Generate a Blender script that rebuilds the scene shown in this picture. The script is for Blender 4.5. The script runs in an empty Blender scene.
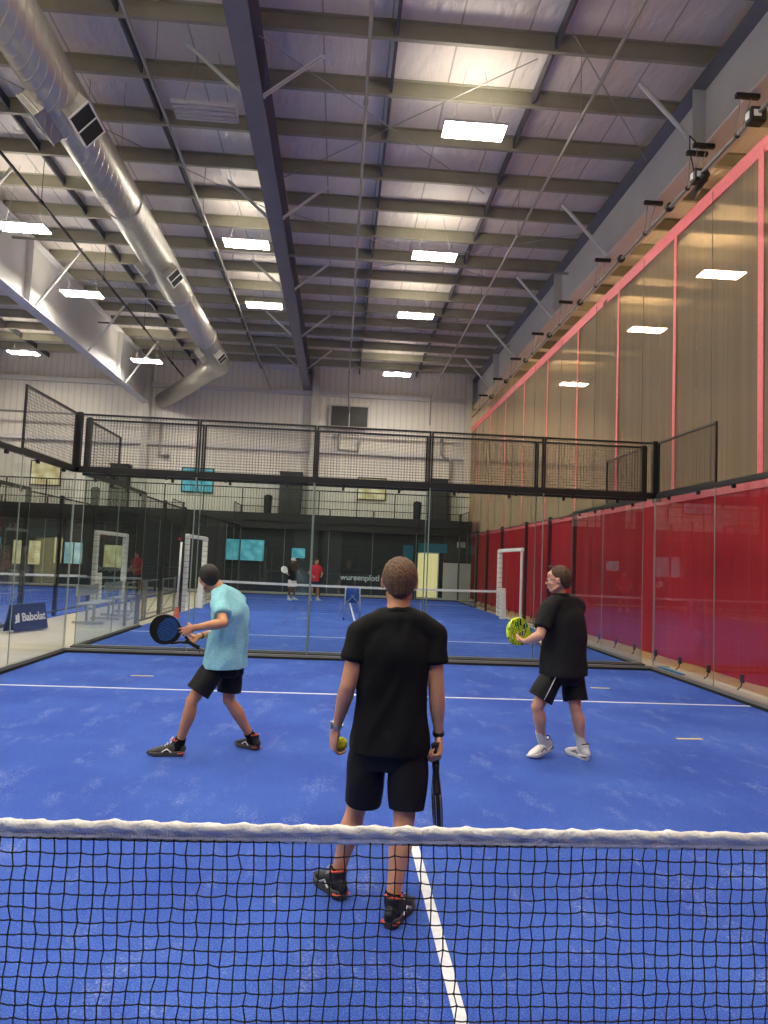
import bpy, bmesh, math, random
from mathutils import Vector, Matrix, noise
random.seed(7)
V = Vector
PI = math.pi
COL = bpy.context.scene.collection

# ------------------------------------------------------------------ materials
def lin(h):
    h = h.lstrip('#'); c = [int(h[i:i+2], 16)/255 for i in (0, 2, 4)]
    return tuple((x/12.92 if x <= .04045 else ((x+.055)/1.055)**2.4) for x in c) + (1,)
class NT:
    def __init__(s, name):
        s.m = bpy.data.materials.new(name); s.m.use_nodes = True; s.t = s.m.node_tree
        s.t.nodes.clear(); s.out = s.n('ShaderNodeOutputMaterial')
    def n(s, t, **k):
        d = s.t.nodes.new(t)
        for a, b in k.items(): setattr(d, a, b)
        return d
    def l(s, a, b): s.t.links.new(a, b)
def mat(name, col, rough=.6, metal=0, bump=0, bscale=40, vary=0, vscale=3, spec=.5, stretch=None, col2=None, trans=0):
    N = NT(name); b = N.n('ShaderNodeBsdfPrincipled')
    c = lin(col) if isinstance(col, str) else col
    b.inputs['Base Color'].default_value = c; b.inputs['Roughness'].default_value = rough
    b.inputs['Metallic'].default_value = metal; b.inputs['Specular IOR Level'].default_value = spec
    N.l(b.outputs[0], N.out.inputs[0])
    tc = N.n('ShaderNodeTexCoord'); src = tc.outputs['Object']
    if stretch:
        mp = N.n('ShaderNodeMapping'); mp.inputs['Scale'].default_value = stretch; N.l(src, mp.inputs[0]); src = mp.outputs[0]
    if vary or col2:
        nz = N.n('ShaderNodeTexNoise'); nz.inputs['Scale'].default_value = vscale; nz.inputs['Detail'].default_value = 6
        N.l(src, nz.inputs['Vector'])
        mx = N.n('ShaderNodeMix', data_type='RGBA')
        c2 = lin(col2) if col2 else tuple(min(1, x*(1-vary)) for x in c[:3]) + (1,)
        mx.inputs[6].default_value = c; mx.inputs[7].default_value = c2
        rp = N.n('ShaderNodeMapRange'); rp.inputs[1].default_value = .35; rp.inputs[2].default_value = .65
        N.l(nz.outputs[0], rp.inputs[0]); N.l(rp.outputs[0], mx.inputs[0]); N.l(mx.outputs[2], b.inputs['Base Color'])
    if bump:
        nb = N.n('ShaderNodeTexNoise'); nb.inputs['Scale'].default_value = bscale; nb.inputs['Detail'].default_value = 4
        N.l(src, nb.inputs['Vector'])
        bp = N.n('ShaderNodeBump'); bp.inputs['Strength'].default_value = bump; bp.inputs['Distance'].default_value = .02
        N.l(nb.outputs[0], bp.inputs['Height']); N.l(bp.outputs[0], b.inputs['Normal'])
    return N.m
def emit(name, col, s):
    N = NT(name); e = N.n('ShaderNodeEmission'); e.inputs[0].default_value = lin(col); e.inputs[1].default_value = s
    N.l(e.outputs[0], N.out.inputs[0]); return N.m
def screen(name, c1, c2, s_, sc_=2.5):
    N = NT(name); e = N.n('ShaderNodeEmission'); e.inputs[1].default_value = s_; g = N.n('ShaderNodeTexCoord')
    n = N.n('ShaderNodeTexVoronoi'); n.inputs['Scale'].default_value = sc_; N.l(g.outputs['Object'], n.inputs['Vector'])
    mx = N.n('ShaderNodeMix', data_type='RGBA'); mx.inputs[6].default_value = lin(c1); mx.inputs[7].default_value = lin(c2); N.l(n.outputs['Distance'], mx.inputs[0])
    N.l(mx.outputs[2], e.inputs[0]); N.l(e.outputs[0], N.out.inputs[0]); return N.m
def glass_mat(name, tint, spec=1.0):
    N = NT(name)
    tr = N.n('ShaderNodeBsdfTransparent'); tr.inputs[0].default_value = lin(tint)
    gl = N.n('ShaderNodeBsdfGlossy'); gl.inputs['Roughness'].default_value = 0.0
    lw = N.n('ShaderNodeLayerWeight'); lw.inputs[0].default_value = .5
    pw = N.n('ShaderNodeMath', operation='POWER'); pw.inputs[1].default_value = 5
    ml = N.n('ShaderNodeMath', operation='MULTIPLY_ADD'); ml.inputs[1].default_value = .9*spec; ml.inputs[2].default_value = .035*spec
    mx = N.n('ShaderNodeMixShader')
    N.l(lw.outputs['Facing'], pw.inputs[0]); N.l(pw.outputs[0], ml.inputs[0]); N.l(ml.outputs[0], mx.inputs[0])
    N.l(tr.outputs[0], mx.inputs[1]); N.l(gl.outputs[0], mx.inputs[2]); N.l(mx.outputs[0], N.out.inputs[0]); return N.m
def turf_mat():
    N = NT('blue_sand_filled_turf'); b = N.n('ShaderNodeBsdfPrincipled'); b.inputs['Roughness'].default_value = .9; b.inputs['Specular IOR Level'].default_value = .15
    N.l(b.outputs[0], N.out.inputs[0]); g = N.n('ShaderNodeTexCoord'); o = g.outputs['Object']
    n1 = N.n('ShaderNodeTexNoise'); n1.inputs['Scale'].default_value = .9; n1.inputs['Detail'].default_value = 5; N.l(o, n1.inputs['Vector'])
    m1 = N.n('ShaderNodeMix', data_type='RGBA'); m1.inputs[6].default_value = lin('284aa6'); m1.inputs[7].default_value = lin('3c60ba')
    r1 = N.n('ShaderNodeMapRange'); r1.inputs[1].default_value = .35; r1.inputs[2].default_value = .7; N.l(n1.outputs[0], r1.inputs[0]); N.l(r1.outputs[0], m1.inputs[0])
    # fine sand grain
    n2 = N.n('ShaderNodeTexNoise'); n2.inputs['Scale'].default_value = 170; n2.inputs['Detail'].default_value = 2; N.l(o, n2.inputs['Vector'])
    r2 = N.n('ShaderNodeMapRange'); r2.inputs[1].default_value = .52; r2.inputs[2].default_value = .74; r2.inputs[4].default_value = .7; N.l(n2.outputs[0], r2.inputs[0])
    m2 = N.n('ShaderNodeMix', data_type='RGBA'); m2.inputs[7].default_value = lin('8fa3d4'); N.l(m1.outputs[2], m2.inputs[6]); N.l(r2.outputs[0], m2.inputs[0])
    # brushed sand patches
    mp = N.n('ShaderNodeMapping'); mp.inputs['Scale'].default_value = (3.2, 1.4, 1); mp.inputs['Rotation'].default_value = (0, 0, .5); N.l(o, mp.inputs[0])
    n3 = N.n('ShaderNodeTexNoise'); n3.inputs['Scale'].default_value = 1.1; n3.inputs['Detail'].default_value = 9; n3.inputs['Roughness'].default_value = .75; N.l(mp.outputs[0], n3.inputs['Vector'])
    r3 = N.n('ShaderNodeMapRange'); r3.inputs[1].default_value = .53; r3.inputs[2].default_value = .75; r3.inputs[4].default_value = .75; N.l(n3.outputs[0], r3.inputs[0])
    n4 = N.n('ShaderNodeTexNoise'); n4.inputs['Scale'].default_value = 60; n4.inputs['Detail'].default_value = 3; N.l(o, n4.inputs['Vector'])
    r4 = N.n('ShaderNodeMapRange'); r4.inputs[1].default_value = .45; r4.inputs[2].default_value = .65; N.l(n4.outputs[0], r4.inputs[0])
    mu = N.n('ShaderNodeMath', operation='MULTIPLY'); N.l(r3.outputs[0], mu.inputs[0]); N.l(r4.outputs[0], mu.inputs[1])
    m3 = N.n('ShaderNodeMix', data_type='RGBA'); m3.inputs[7].default_value = lin('b9c2de'); N.l(m2.outputs[2], m3.inputs[6]); N.l(mu.outputs[0], m3.inputs[0])
    N.l(m3.outputs[2], b.inputs['Base Color'])
    bp = N.n('ShaderNodeBump'); bp.inputs['Strength'].default_value = .5; bp.inputs['Distance'].default_value = .01
    N.l(n2.outputs[0], bp.inputs['Height']); N.l(bp.outputs[0], b.inputs['Normal'])
    return N.m
def corrugated(name, col, period=.3, horiz=False, dark=.75):
    N = NT(name); b = N.n('ShaderNodeBsdfPrincipled'); b.inputs['Roughness'].default_value = .5; N.l(b.outputs[0], N.out.inputs[0])
    g = N.n('ShaderNodeTexCoord'); w = N.n('ShaderNodeTexWave', wave_type='BANDS', bands_direction='Z' if horiz else 'X', wave_profile='SIN')
    w.inputs['Scale'].default_value = .314/period; w.inputs['Distortion'].default_value = 0
    N.l(g.outputs['Object'], w.inputs['Vector'])
    r = N.n('ShaderNodeMapRange'); r.inputs[1].default_value = .82; r.inputs[2].default_value = .97; N.l(w.outputs['Fac'], r.inputs[0])
    mx = N.n('ShaderNodeMix', data_type='RGBA'); c = lin(col); mx.inputs[6].default_value = c; mx.inputs[7].default_value = tuple(x*dark for x in c[:3])+(1,)
    N.l(r.outputs[0], mx.inputs[0]); N.l(mx.outputs[2], b.inputs['Base Color'])
    bp = N.n('ShaderNodeBump'); bp.inputs['Strength'].default_value = .25; bp.inputs['Distance'].default_value = .015
    N.l(r.outputs[0], bp.inputs['Height']); N.l(bp.outputs[0], b.inputs['Normal']); return N.m
def insulation():
    N = NT('white_vinyl_roof_insulation'); b = N.n('ShaderNodeBsdfPrincipled'); b.inputs['Roughness'].default_value = .38
    b.inputs['Base Color'].default_value = lin('d8d0c8'); N.l(b.outputs[0], N.out.inputs[0])
    g = N.n('ShaderNodeTexCoord'); br = N.n('ShaderNodeTexBrick'); br.inputs['Scale'].default_value = 1; br.offset = 0
    br.inputs['Brick Width'].default_value = 1.22; br.inputs['Row Height'].default_value = 40; br.inputs['Mortar Size'].default_value = .018
    br.inputs['Color1'].default_value = (1, 1, 1, 1); br.inputs['Color2'].default_value = (1, 1, 1, 1); br.inputs['Mortar'].default_value = (.55, .55, .55, 1)
    N.l(g.outputs['Object'], br.inputs['Vector'])
    mx = N.n('ShaderNodeMix', data_type='RGBA', blend_type='MULTIPLY'); mx.inputs[0].default_value = 1; mx.inputs[6].default_value = lin('d8d0c8')
    N.l(br.outputs['Color'], mx.inputs[7]); N.l(mx.outputs[2], b.inputs['Base Color'])
    mp = N.n('ShaderNodeMapping'); mp.inputs['Scale'].default_value = (2.2, .9, 1); N.l(g.outputs['Object'], mp.inputs[0])
    n = N.n('ShaderNodeTexNoise'); n.inputs['Scale'].default_value = 1.6; n.inputs['Detail'].default_value = 3; N.l(mp.outputs[0], n.inputs['Vector'])
    bp = N.n('ShaderNodeBump'); bp.inputs['Strength'].default_value = .7; bp.inputs['Distance'].default_value = .12
    N.l(n.outputs[0], bp.inputs['Height']); N.l(bp.outputs[0], b.inputs['Normal']); return N.m
def sheer(name, col, opac, rough=.8):
    N = NT(name); tr = N.n('ShaderNodeBsdfTransparent'); tr.inputs[0].default_value = lin('eee6d6')
    d = N.n('ShaderNodeBsdfDiffuse'); d.inputs[0].default_value = lin(col)
    tl = N.n('ShaderNodeBsdfTranslucent'); tl.inputs[0].default_value = lin(col)
    a = N.n('ShaderNodeMixShader'); a.inputs[0].default_value = .4; N.l(d.outputs[0], a.inputs[1]); N.l(tl.outputs[0], a.inputs[2])
    mx = N.n('ShaderNodeMixShader'); N.l(tr.outputs[0], mx.inputs[1]); N.l(a.outputs[0], mx.inputs[2])
    g = N.n('ShaderNodeTexCoord'); mp = N.n('ShaderNodeMapping'); mp.inputs['Scale'].default_value = (1, 9, .06); N.l(g.outputs['Object'], mp.inputs[0])
    nz = N.n('ShaderNodeTexNoise'); nz.inputs['Scale'].default_value = 1.5; nz.inputs['Detail'].default_value = 5; N.l(mp.outputs[0], nz.inputs['Vector'])
    rg = N.n('ShaderNodeMapRange'); rg.inputs[1].default_value = .3; rg.inputs[2].default_value = .7; rg.inputs[3].default_value = opac-.06; rg.inputs[4].default_value = opac+.08; N.l(nz.outputs[0], rg.inputs[0]); N.l(rg.outputs[0], mx.inputs[0])
    N.l(mx.outputs[0], N.out.inputs[0]); return N.m
def red_vinyl():
    N = NT('red_vinyl_curtain'); b = N.n('ShaderNodeBsdfPrincipled'); b.inputs['Roughness'].default_value = .45
    g = N.n('ShaderNodeTexCoord'); mp = N.n('ShaderNodeMapping'); mp.inputs['Scale'].default_value = (1, 1, .12); N.l(g.outputs['Object'], mp.inputs[0])
    n = N.n('ShaderNodeTexNoise'); n.inputs['Scale'].default_value = 2.5; n.inputs['Detail'].default_value = 4; N.l(mp.outputs[0], n.inputs['Vector'])
    mx = N.n('ShaderNodeMix', data_type='RGBA'); mx.inputs[6].default_value = lin('a01c2c'); mx.inputs[7].default_value = lin('c02c38')
    N.l(n.outputs[0], mx.inputs[0]); N.l(mx.outputs[2], b.inputs['Base Color'])
    bp = N.n('ShaderNodeBump'); bp.inputs['Strength'].default_value = .4; bp.inputs['Distance'].default_value = .1
    N.l(n.outputs[0], bp.inputs['Height']); N.l(bp.outputs[0], b.inputs['Normal'])
    tl = N.n('ShaderNodeBsdfTranslucent'); tl.inputs[0].default_value = lin('b01828')
    m = N.n('ShaderNodeMixShader'); m.inputs[0].default_value = .3; N.l(b.outputs[0], m.inputs[1]); N.l(tl.outputs[0], m.inputs[2]); N.l(m.outputs[0], N.out.inputs[0]); return N.m
def duct_mat():
    N = NT('spiral_galvanised_duct'); b = N.n('ShaderNodeBsdfPrincipled'); b.inputs['Roughness'].default_value = .38; b.inputs['Metallic'].default_value = .75
    b.inputs['Base Color'].default_value = lin('b3b0a8'); N.l(b.outputs[0], N.out.inputs[0])
    g = N.n('ShaderNodeTexCoord'); w = N.n('ShaderNodeTexWave', wave_type='BANDS', bands_direction='DIAGONAL'); w.inputs['Scale'].default_value = 2.4
    N.l(g.outputs['Object'], w.inputs['Vector']); r = N.n('ShaderNodeMapRange'); r.inputs[1].default_value = .9; r.inputs[2].default_value = 1; N.l(w.outputs['Fac'], r.inputs[0])
    bp = N.n('ShaderNodeBump'); bp.inputs['Strength'].default_value = .5; bp.inputs['Distance'].default_value = .02; N.l(r.outputs[0], bp.inputs['Height']); N.l(bp.outputs[0], b.inputs['Normal']); return N.m
def yellow_face():
    N = NT('yellow_black_green_racket_face'); b = N.n('ShaderNodeBsdfPrincipled'); b.inputs['Roughness'].default_value = .4; N.l(b.outputs[0], N.out.inputs[0])
    g = N.n('ShaderNodeTexCoord'); mp = N.n('ShaderNodeMapping'); mp.inputs['Scale'].default_value = (14, 5, 5); mp.inputs['Rotation'].default_value = (0, 0, .6); N.l(g.outputs['Object'], mp.inputs[0])
    n = N.n('ShaderNodeTexNoise'); n.inputs['Scale'].default_value = 1.6; n.inputs['Detail'].default_value = 1; N.l(mp.outputs[0], n.inputs['Vector'])
    cr = N.n('ShaderNodeValToRGB'); cr.color_ramp.interpolation = 'CONSTANT'
    e = cr.color_ramp.elements; e[0].position = 0; e[0].color = lin('101010'); e[1].position = .38; e[1].color = lin('dff02a')
    for p_, c_ in ((.56, '1f9a48'), (.62, 'dff02a'), (.66, 'f2f2ea'), (.7, '101010')):
        x = e.new(p_); x.color = lin(c_)
    N.l(n.outputs[0], cr.inputs[0]); N.l(cr.outputs[0], b.inputs['Base Color']); return N.m

M = dict(
 turf=turf_mat(), line=mat('white_court_line', 'dfe3ea', .8, vary=.12, vscale=30), yline=mat('yellow_tape', 'd8c77a', .7),
 concrete=mat('beige_concrete', 'c9c0ae', .55, vary=.15, vscale=.8, bump=.1), warmfloor=mat('tan_bounce_floor', 'c2a47c', .5, vary=.1),
 black=mat('black_powder_coat', '141516', .42), blackrub=mat('black_rubber', '101010', .75), steel=mat('grey_court_rail', '8a8a86', .45, .3),
 beam=mat('grey_painted_steel', 'dddcd8', .5, vary=.06, vscale=1.2), beamd=mat('dark_grey_painted_beam', '77747a', .45, vary=.1, vscale=1.5),
 purlin=mat('galvanised_purlin', '9d9a88', .5, .1, vary=.12, vscale=2), brace=mat('white_brace_steel', 'e2e2dc', .4, .1),
 insul=insulation(), duct=duct_mat(), wall=corrugated('white_liner_panel', 'ece7db', .3, False, .86), darkwall=corrugated('charcoal_ribbed_panel', '232421', .25, True, .6),
 dark=mat('charcoal_paint', '222322', .6, vary=.2), dgrey=mat('dark_grey_panel', '3c3d3a', .5, vary=.15), lgrey=mat('light_grey_column', 'cfccc2', .5, vary=.06),
 glass=glass_mat('tempered_glass', 'f9fcfb'), edge=mat('bright_glass_edge', '8f9f97', .3), clear=glass_mat('window_glass', 'dfeaf0'),
 lamp=emit('lamp_diffuser_light', 'fff6e6', 118), lampup=emit('lamp_uplight_slot', 'fff3df', 20), lampw=emit('warm_lamp_diffuser_light', 'ffe0b4', 90), lampupw=emit('warm_lamp_uplight', 'ffd9a0', 38), lampbody=mat('white_enamel', 'd8d8d4', .4),
 off=mat('unlit_frosted_tubes', 'c8c8d0', .25), red=red_vinyl(), redband=mat('red_webbing', 'de6a70', .55, vary=.15, vscale=20), sheer=sheer('tan_sheer_mesh_curtain', '8c867a', .58),
 strapm=mat('dark_blue_grey_strap', '464850', .5), pipe=mat('painted_pipe', 'a5a39b', .4, .3), pad=mat('white_vinyl_padding', 'f2f0e8', .45, vary=.08), padline=mat('grey_strap', '6b6b66', .6),
 net=mat('black_net_cord', '08080a', .7), tape=mat('white_net_canvas', 'e6e6e2', .75, vary=.12, vscale=14, bump=.35, bscale=90), stitch=mat('grey_stitching', '8c8c88', .8),
 skin=mat('skin', 'd39a78', .5, vary=.14, vscale=9, bump=.08, bscale=120), skin2=mat('tanned_skin', 'cf9268', .5, vary=.14, vscale=9), skin3=mat('pink_skin', 'dba385', .5, vary=.16, vscale=9), skind=mat('brown_skin', '70492f', .5),
 hairb=mat('brown_hair', '7a5a3e', .6, bump=.9, bscale=160, stretch=(1, 1, .25), vary=.45, vscale=40), hairk=mat('black_hair', '15120f', .55, bump=.8, bscale=150, stretch=(1, 1, .3)),
 hairg=mat('greying_brown_hair', '5a4028', .6, bump=.8, bscale=150, vary=.4, vscale=30),
 blackcloth=mat('black_knit_cloth', '0e0f11', .85, bump=.25, bscale=400, spec=.25), blackcloth2=mat('faded_black_cloth', '1b1c1e', .85, bump=.2, bscale=400, spec=.25),
 shortcloth=mat('black_sport_short_cloth', '0b0c10', .7, bump=.15, bscale=300, spec=.35), blueshirt=mat('light_blue_heather_cloth', 'a3dbe4', .85, col2='78bccb', vscale=110, bump=.15, bscale=300, spec=.2),
 redcloth=mat('red_cloth', 'c42430', .8), whitecloth=mat('white_cloth', 'd8d8d6', .8), navycloth=mat('navy_cloth', '1c2236', .8),
 white=mat('white_plastic', 'e4e4e2', .45), piping=mat('white_piping', 'd0d0d0', .6), redacc=mat('coral_red_trim', 'e0563f', .5), silver=mat('brushed_silver', 'c4c6c8', .3, .9),
 socks=mat('white_ribbed_sock', 'd9d6cf', .9, bump=.5, bscale=200, stretch=(1, 1, .1)), shoegrey=mat('grey_mesh_shoe', '4c4a48', .7, vary=.3, vscale=60), shoeblack=mat('black_mesh_shoe', '17171a', .65, vary=.4, vscale=80),
 shoewhite=mat('white_shoe_leather', 'dedcd6', .45), ball=mat('yellow_felt_ball', 'f2f53c', .9, bump=.5, bscale=300), carbon=mat('black_carbon_racket', '1a1b1d', .3, vary=.4, vscale=80),
 bluef=mat('blue_racket_graphic', '1d4a86', .35, vary=.4, vscale=90), yface=yellow_face(), grip=mat('white_grip_tape', 'd6d2ca', .7), gripk=mat('black_grip_tape', '0d0d0d', .7), hole=mat('dark_racket_holes', '060607', .8),
 eye=mat('eye_white', 'e8e6e0', .25), iris=mat('dark_iris', '1a120c', .2), lips=mat('lips', '9a5b4c', .5),
 navy=mat('navy_board', '1a2848', .5), bluefab=mat('blue_fabric', '2a5aa8', .7), alu=mat('aluminium_tube', 'b9bcbf', .35, .7), creamlit=screen('lit_cream_room', 'f6eec0', 'b49a60', .8), cyanlit=screen('lit_cyan_screen', '8adbe8', '3a8fa0', .75, 3.5),
 palelit=screen('lit_pale_window', 'd8f0ee', '6fb0b4', .8), doorlit=emit('lit_doorway', 'f6dfa0', .9), teal=mat('teal_glass_panel', '1f6f80', .3), orangev=mat('orange_trim', 'd0905c', .6), redsign=emit('red_exit_glow', 'e02828', 1.2), sign=mat('white_sign', 'f0f2f0', .5), bluescrap=mat('bright_blue_turf_strip', '2f8fd0', .85, vary=.3, vscale=50),
)

# ------------------------------------------------------------------ mesh builder
class MB:
    def __init__(s): s.v = []; s.f = []
    def add(s, vs, fs):
        o = len(s.v); s.v += [V(x) for x in vs]; s.f += [tuple(i+o for i in f) for f in fs]; return s
    def box(s, c, d, R=None):
        c = V(c); h = V(d)/2; vs = []
        for z in (-1, 1):
            for y in (-1, 1):
                for x in (-1, 1):
                    p = V((x*h.x, y*h.y, z*h.z)); vs.append(c + (R @ p if R else p))
        return s.add(vs, [(0, 2, 3, 1), (4, 5, 7, 6), (0, 1, 5, 4), (2, 6, 7, 3), (0, 4, 6, 2), (1, 3, 7, 5)])
    def b2(s, a, b):  # box by two corners
        a = V(a); b = V(b); return s.box((a+b)/2, [abs(x) for x in (b-a)])
    def bar(s, p, q, w, h=None, up=(0, 0, 1)):
        p = V(p); q = V(q); h = h or w; d = (q-p); L = d.length; d = d.normalized(); up = V(up)
        if abs(d.dot(up)) > .99: up = V((1, 0, 0))
        x = d.cross(up).normalized(); z = x.cross(d).normalized(); R = Matrix((x, d, z)).transposed()
        return s.box((p+q)/2, (w, L, h), R)
    def tube(s, pts, r, n=8, caps=True, ref=None, ry=None, closed=False):
        pts = [V(p) for p in pts]; m = len(pts); o = len(s.v)
        rr = r if isinstance(r, (list, tuple)) else [r]*m
        rz = ry if isinstance(ry, (list, tuple)) else ([ry]*m if ry else rr)
        prev = None
        for i, p in enumerate(pts):
            t = (pts[min(i+1, m-1)] - pts[max(i-1, 0)]).normalized()
            if ref is not None: a = V(ref[i] if isinstance(ref, list) else ref)
            else:
                a = prev if prev is not None else (V((0, 0, 1)) if abs(t.z) < .9 else V((1, 0, 0)))
            a = (a - t*a.dot(t)).normalized(); prev = a; b = t.cross(a)
            for k in range(n):
                th = 2*PI*k/n; s.v.append(p + a*math.cos(th)*rr[i] + b*math.sin(th)*rz[i])
        for i in range(m-1):
            for k in range(n):
                k2 = (k+1) % n; s.f.append((o+i*n+k, o+i*n+k2, o+(i+1)*n+k2, o+(i+1)*n+k))
        if caps:
            s.f.append(tuple(o+k for k in reversed(range(n)))); s.f.append(tuple(o+(m-1)*n+k for k in range(n)))
        return s
    def ell(s, c, r, R=None, nu=20, nv=12):
        c = V(c); vs = []; fs = []
        for j in range(1, nv):
            ph = PI*j/nv
            for i in range(nu):
                th = 2*PI*i/nu; p = V((r[0]*math.sin(ph)*math.cos(th), r[1]*math.sin(ph)*math.sin(th), r[2]*math.cos(ph))); vs.append(c + (R @ p if R else p))
        top = len(vs); vs.append(c + (R @ V((0, 0, r[2])) if R else V((0, 0, r[2])))); bot = top+1; vs.append(c - (R @ V((0, 0, r[2])) if R else V((0, 0, r[2]))))
        for j in range(nv-2):
            for i in range(nu):
                i2 = (i+1) % nu; fs.append((j*nu+i, (j+1)*nu+i, (j+1)*nu+i2, j*nu+i2))
        for i in range(nu):
            i2 = (i+1) % nu; fs.append((top, i, i2)); fs.append((bot, (nv-2)*nu+i2, (nv-2)*nu+i))
        return s.add(vs, fs)
    def prism(s, prof, a, b, origin, du, dv, dn):
        # profile (u,v) extruded along dn from a to b
        o = V(origin); du, dv, dn = V(du), V(dv), V(dn); n = len(prof)
        vs = [o+du*u+dv*v+dn*a for u, v in prof] + [o+du*u+dv*v+dn*b for u, v in prof]
        fs = [(i, (i+1) % n, (i+1) % n+n, i+n) for i in range(n)] + [tuple(range(n))[::-1], tuple(range(n, 2*n))]
        return s.add(vs, fs)
    def limb(s, pts, ra, rb=None, ref=(1, 0, 0), n=20, sub=5, cap='round', sq=2.0):
        """lofted limb through pts; ra half width along ref, rb half depth; Catmull-Rom smoothed"""
        pts = [V(p) for p in pts]; rb = rb or ra; P = []; A = []; B = []
        refs = ref if isinstance(ref, list) else [ref]*len(pts); RR = []
        def cr(a, b, c, d, t): return .5*((2*b)+(c-a)*t+(2*a-5*b+4*c-d)*t*t+(3*b-a-3*c+d)*t**3)
        m = len(pts)
        for i in range(m-1):
            i0, i3 = max(i-1, 0), min(i+2, m-1)
            for k in range(sub):
                t = k/sub; P.append(cr(pts[i0], pts[i], pts[i+1], pts[i3], t)); A.append(cr(ra[i0], ra[i], ra[i+1], ra[i3], t)); B.append(cr(rb[i0], rb[i], rb[i+1], rb[i3], t)); RR.append(V(refs[i]).lerp(V(refs[i+1]), t))
        P.append(pts[-1]); A.append(ra[-1]); B.append(rb[-1]); RR.append(V(refs[-1]))
        caps = cap if isinstance(cap, tuple) else (cap, cap)
        def ends(idx, sgn):
            t = (P[1]-P[0]).normalized()*-1 if sgn < 0 else (P[-1]-P[-2]).normalized(); out = []
            r = min(A[idx], B[idx])
            for a in (.35, .65, .87, .97): out.append((P[idx]+t*r*a, A[idx]*math.sqrt(1-a*a), B[idx]*math.sqrt(1-a*a), RR[idx]))
            return out
        seq = [(P[i], A[i], B[i], RR[i]) for i in range(len(P))]
        if caps[0] == 'round': seq = ends(0, -1)[::-1] + seq
        if caps[1] == 'round': seq = seq + ends(-1, 1)
        o = len(s.v)
        for i, (p, a, b, rf) in enumerate(seq):
            t = (seq[min(i+1, len(seq)-1)][0]-seq[max(i-1, 0)][0]).normalized()
            x = (rf-t*rf.dot(t)).normalized(); y = t.cross(x)
            for k in range(n):
                th = 2*PI*k/n; c_, s_ = math.cos(th), math.sin(th)
                e = 2/sq; cx = math.copysign(abs(c_)**e, c_); sy = math.copysign(abs(s_)**e, s_)
                s.v.append(p+x*a*cx+y*b*sy)
        for i in range(len(seq)-1):
            for k in range(n):
                k2 = (k+1) % n; s.f.append((o+i*n+k, o+i*n+k2, o+(i+1)*n+k2, o+(i+1)*n+k))
        L = len(seq)-1
        s.f.append(tuple(o+k for k in reversed(range(n)))); s.f.append(tuple(o+L*n+k for k in range(n)))
        return s
    def mesh(s, name):
        me = bpy.data.meshes.new(name); me.from_pydata([tuple(v) for v in s.v], [], s.f); me.validate(); me.update()
        bm = bmesh.new(); bm.from_mesh(me); bmesh.ops.recalc_face_normals(bm, faces=bm.faces); bm.to_mesh(me); bm.free(); return me
def wloc(o):
    l = V(o.location); p = o.parent
    while p: l += V(p.location); p = p.parent
    return l
def tag(o, label=None, cat=None, group=None, kind=None):
    if label: o['label'] = label
    if cat: o['category'] = cat
    if group: o['group'] = group
    if kind: o['kind'] = kind
    return o
def empty(name, loc=(0, 0, 0), label=None, cat=None, group=None):
    o = bpy.data.objects.new(name, None); COL.objects.link(o); o.location = loc; o.empty_display_size = .1
    return tag(o, label, cat, group)
def build(mb, name, m, parent=None, smooth=False, loc=None, bevel=0, kind=None):
    me = mb.mesh(name) if isinstance(mb, MB) else mb
    o = bpy.data.objects.new(name, me); COL.objects.link(o)
    org = V(loc) if loc is not None else (wloc(parent) if parent else V((0, 0, 0)))
    if org.length > 0: me.transform(Matrix.Translation(-org))
    if parent:
        o.parent = parent; o.location = org - wloc(parent)
    else: o.location = org
    me.materials.append(M[m] if isinstance(m, str) else m)
    if smooth:
        for p in me.polygons: p.use_smooth = True
    if bevel:
        b = o.modifiers.new('bevel', 'BEVEL'); b.width = bevel; b.segments = 2; b.limit_method = 'ANGLE'
    if kind: o['kind'] = kind
    return o
def struct(mb, name, m, parent=None, **k): return build(mb, name, m, parent, kind='structure', **k)
def cut(me, c, nrm, rad=None):
    bm = bmesh.new(); bm.from_mesh(me); c = V(c)
    vs = [v for v in bm.verts if rad is None or (v.co-c).length < rad]; S = set(vs)
    fs = [f for f in bm.faces if all(v in S for v in f.verts)]; es = list({e for f in fs for e in f.edges})
    bmesh.ops.bisect_plane(bm, geom=vs+es+fs, plane_co=c, plane_no=V(nrm), clear_outer=True)
    bm.to_mesh(me); bm.free(); return me
def solid(o, t=.003):
    m_ = o.modifiers.new('thickness', 'SOLIDIFY'); m_.thickness = t; m_.offset = -1; return o
def remesh(mb, vox, smooth=4, disp=None, wfun=None, s2=0):
    me = mb.mesh('tmp'); o = bpy.data.objects.new('tmp', me); COL.objects.link(o)
    r = o.modifiers.new('r', 'REMESH'); r.mode = 'VOXEL'; r.voxel_size = vox
    sm = o.modifiers.new('s', 'SMOOTH'); sm.iterations = smooth; sm.factor = .5
    bpy.context.view_layer.update(); dg = bpy.context.evaluated_depsgraph_get()
    out = bpy.data.meshes.new_from_object(o.evaluated_get(dg)); bpy.data.objects.remove(o); bpy.data.meshes.remove(me)
    if s2:
        o = bpy.data.objects.new('tmp', out); COL.objects.link(o); g_ = o.vertex_groups.new(name='w')
        for v in out.vertices: g_.add([v.index], wfun(v.co), 'REPLACE')
        sm = o.modifiers.new('s', 'SMOOTH'); sm.iterations = s2; sm.factor = .5; sm.vertex_group = 'w'
        bpy.context.view_layer.update(); out2 = bpy.data.meshes.new_from_object(o.evaluated_get(bpy.context.evaluated_depsgraph_get())); bpy.data.objects.remove(o); out = out2
    if disp:
        nr = [v.normal.copy() for v in out.vertices]
        for v, n in zip(out.vertices, nr): v.co += n*disp(v.co)
    out.materials.clear(); return out
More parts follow.
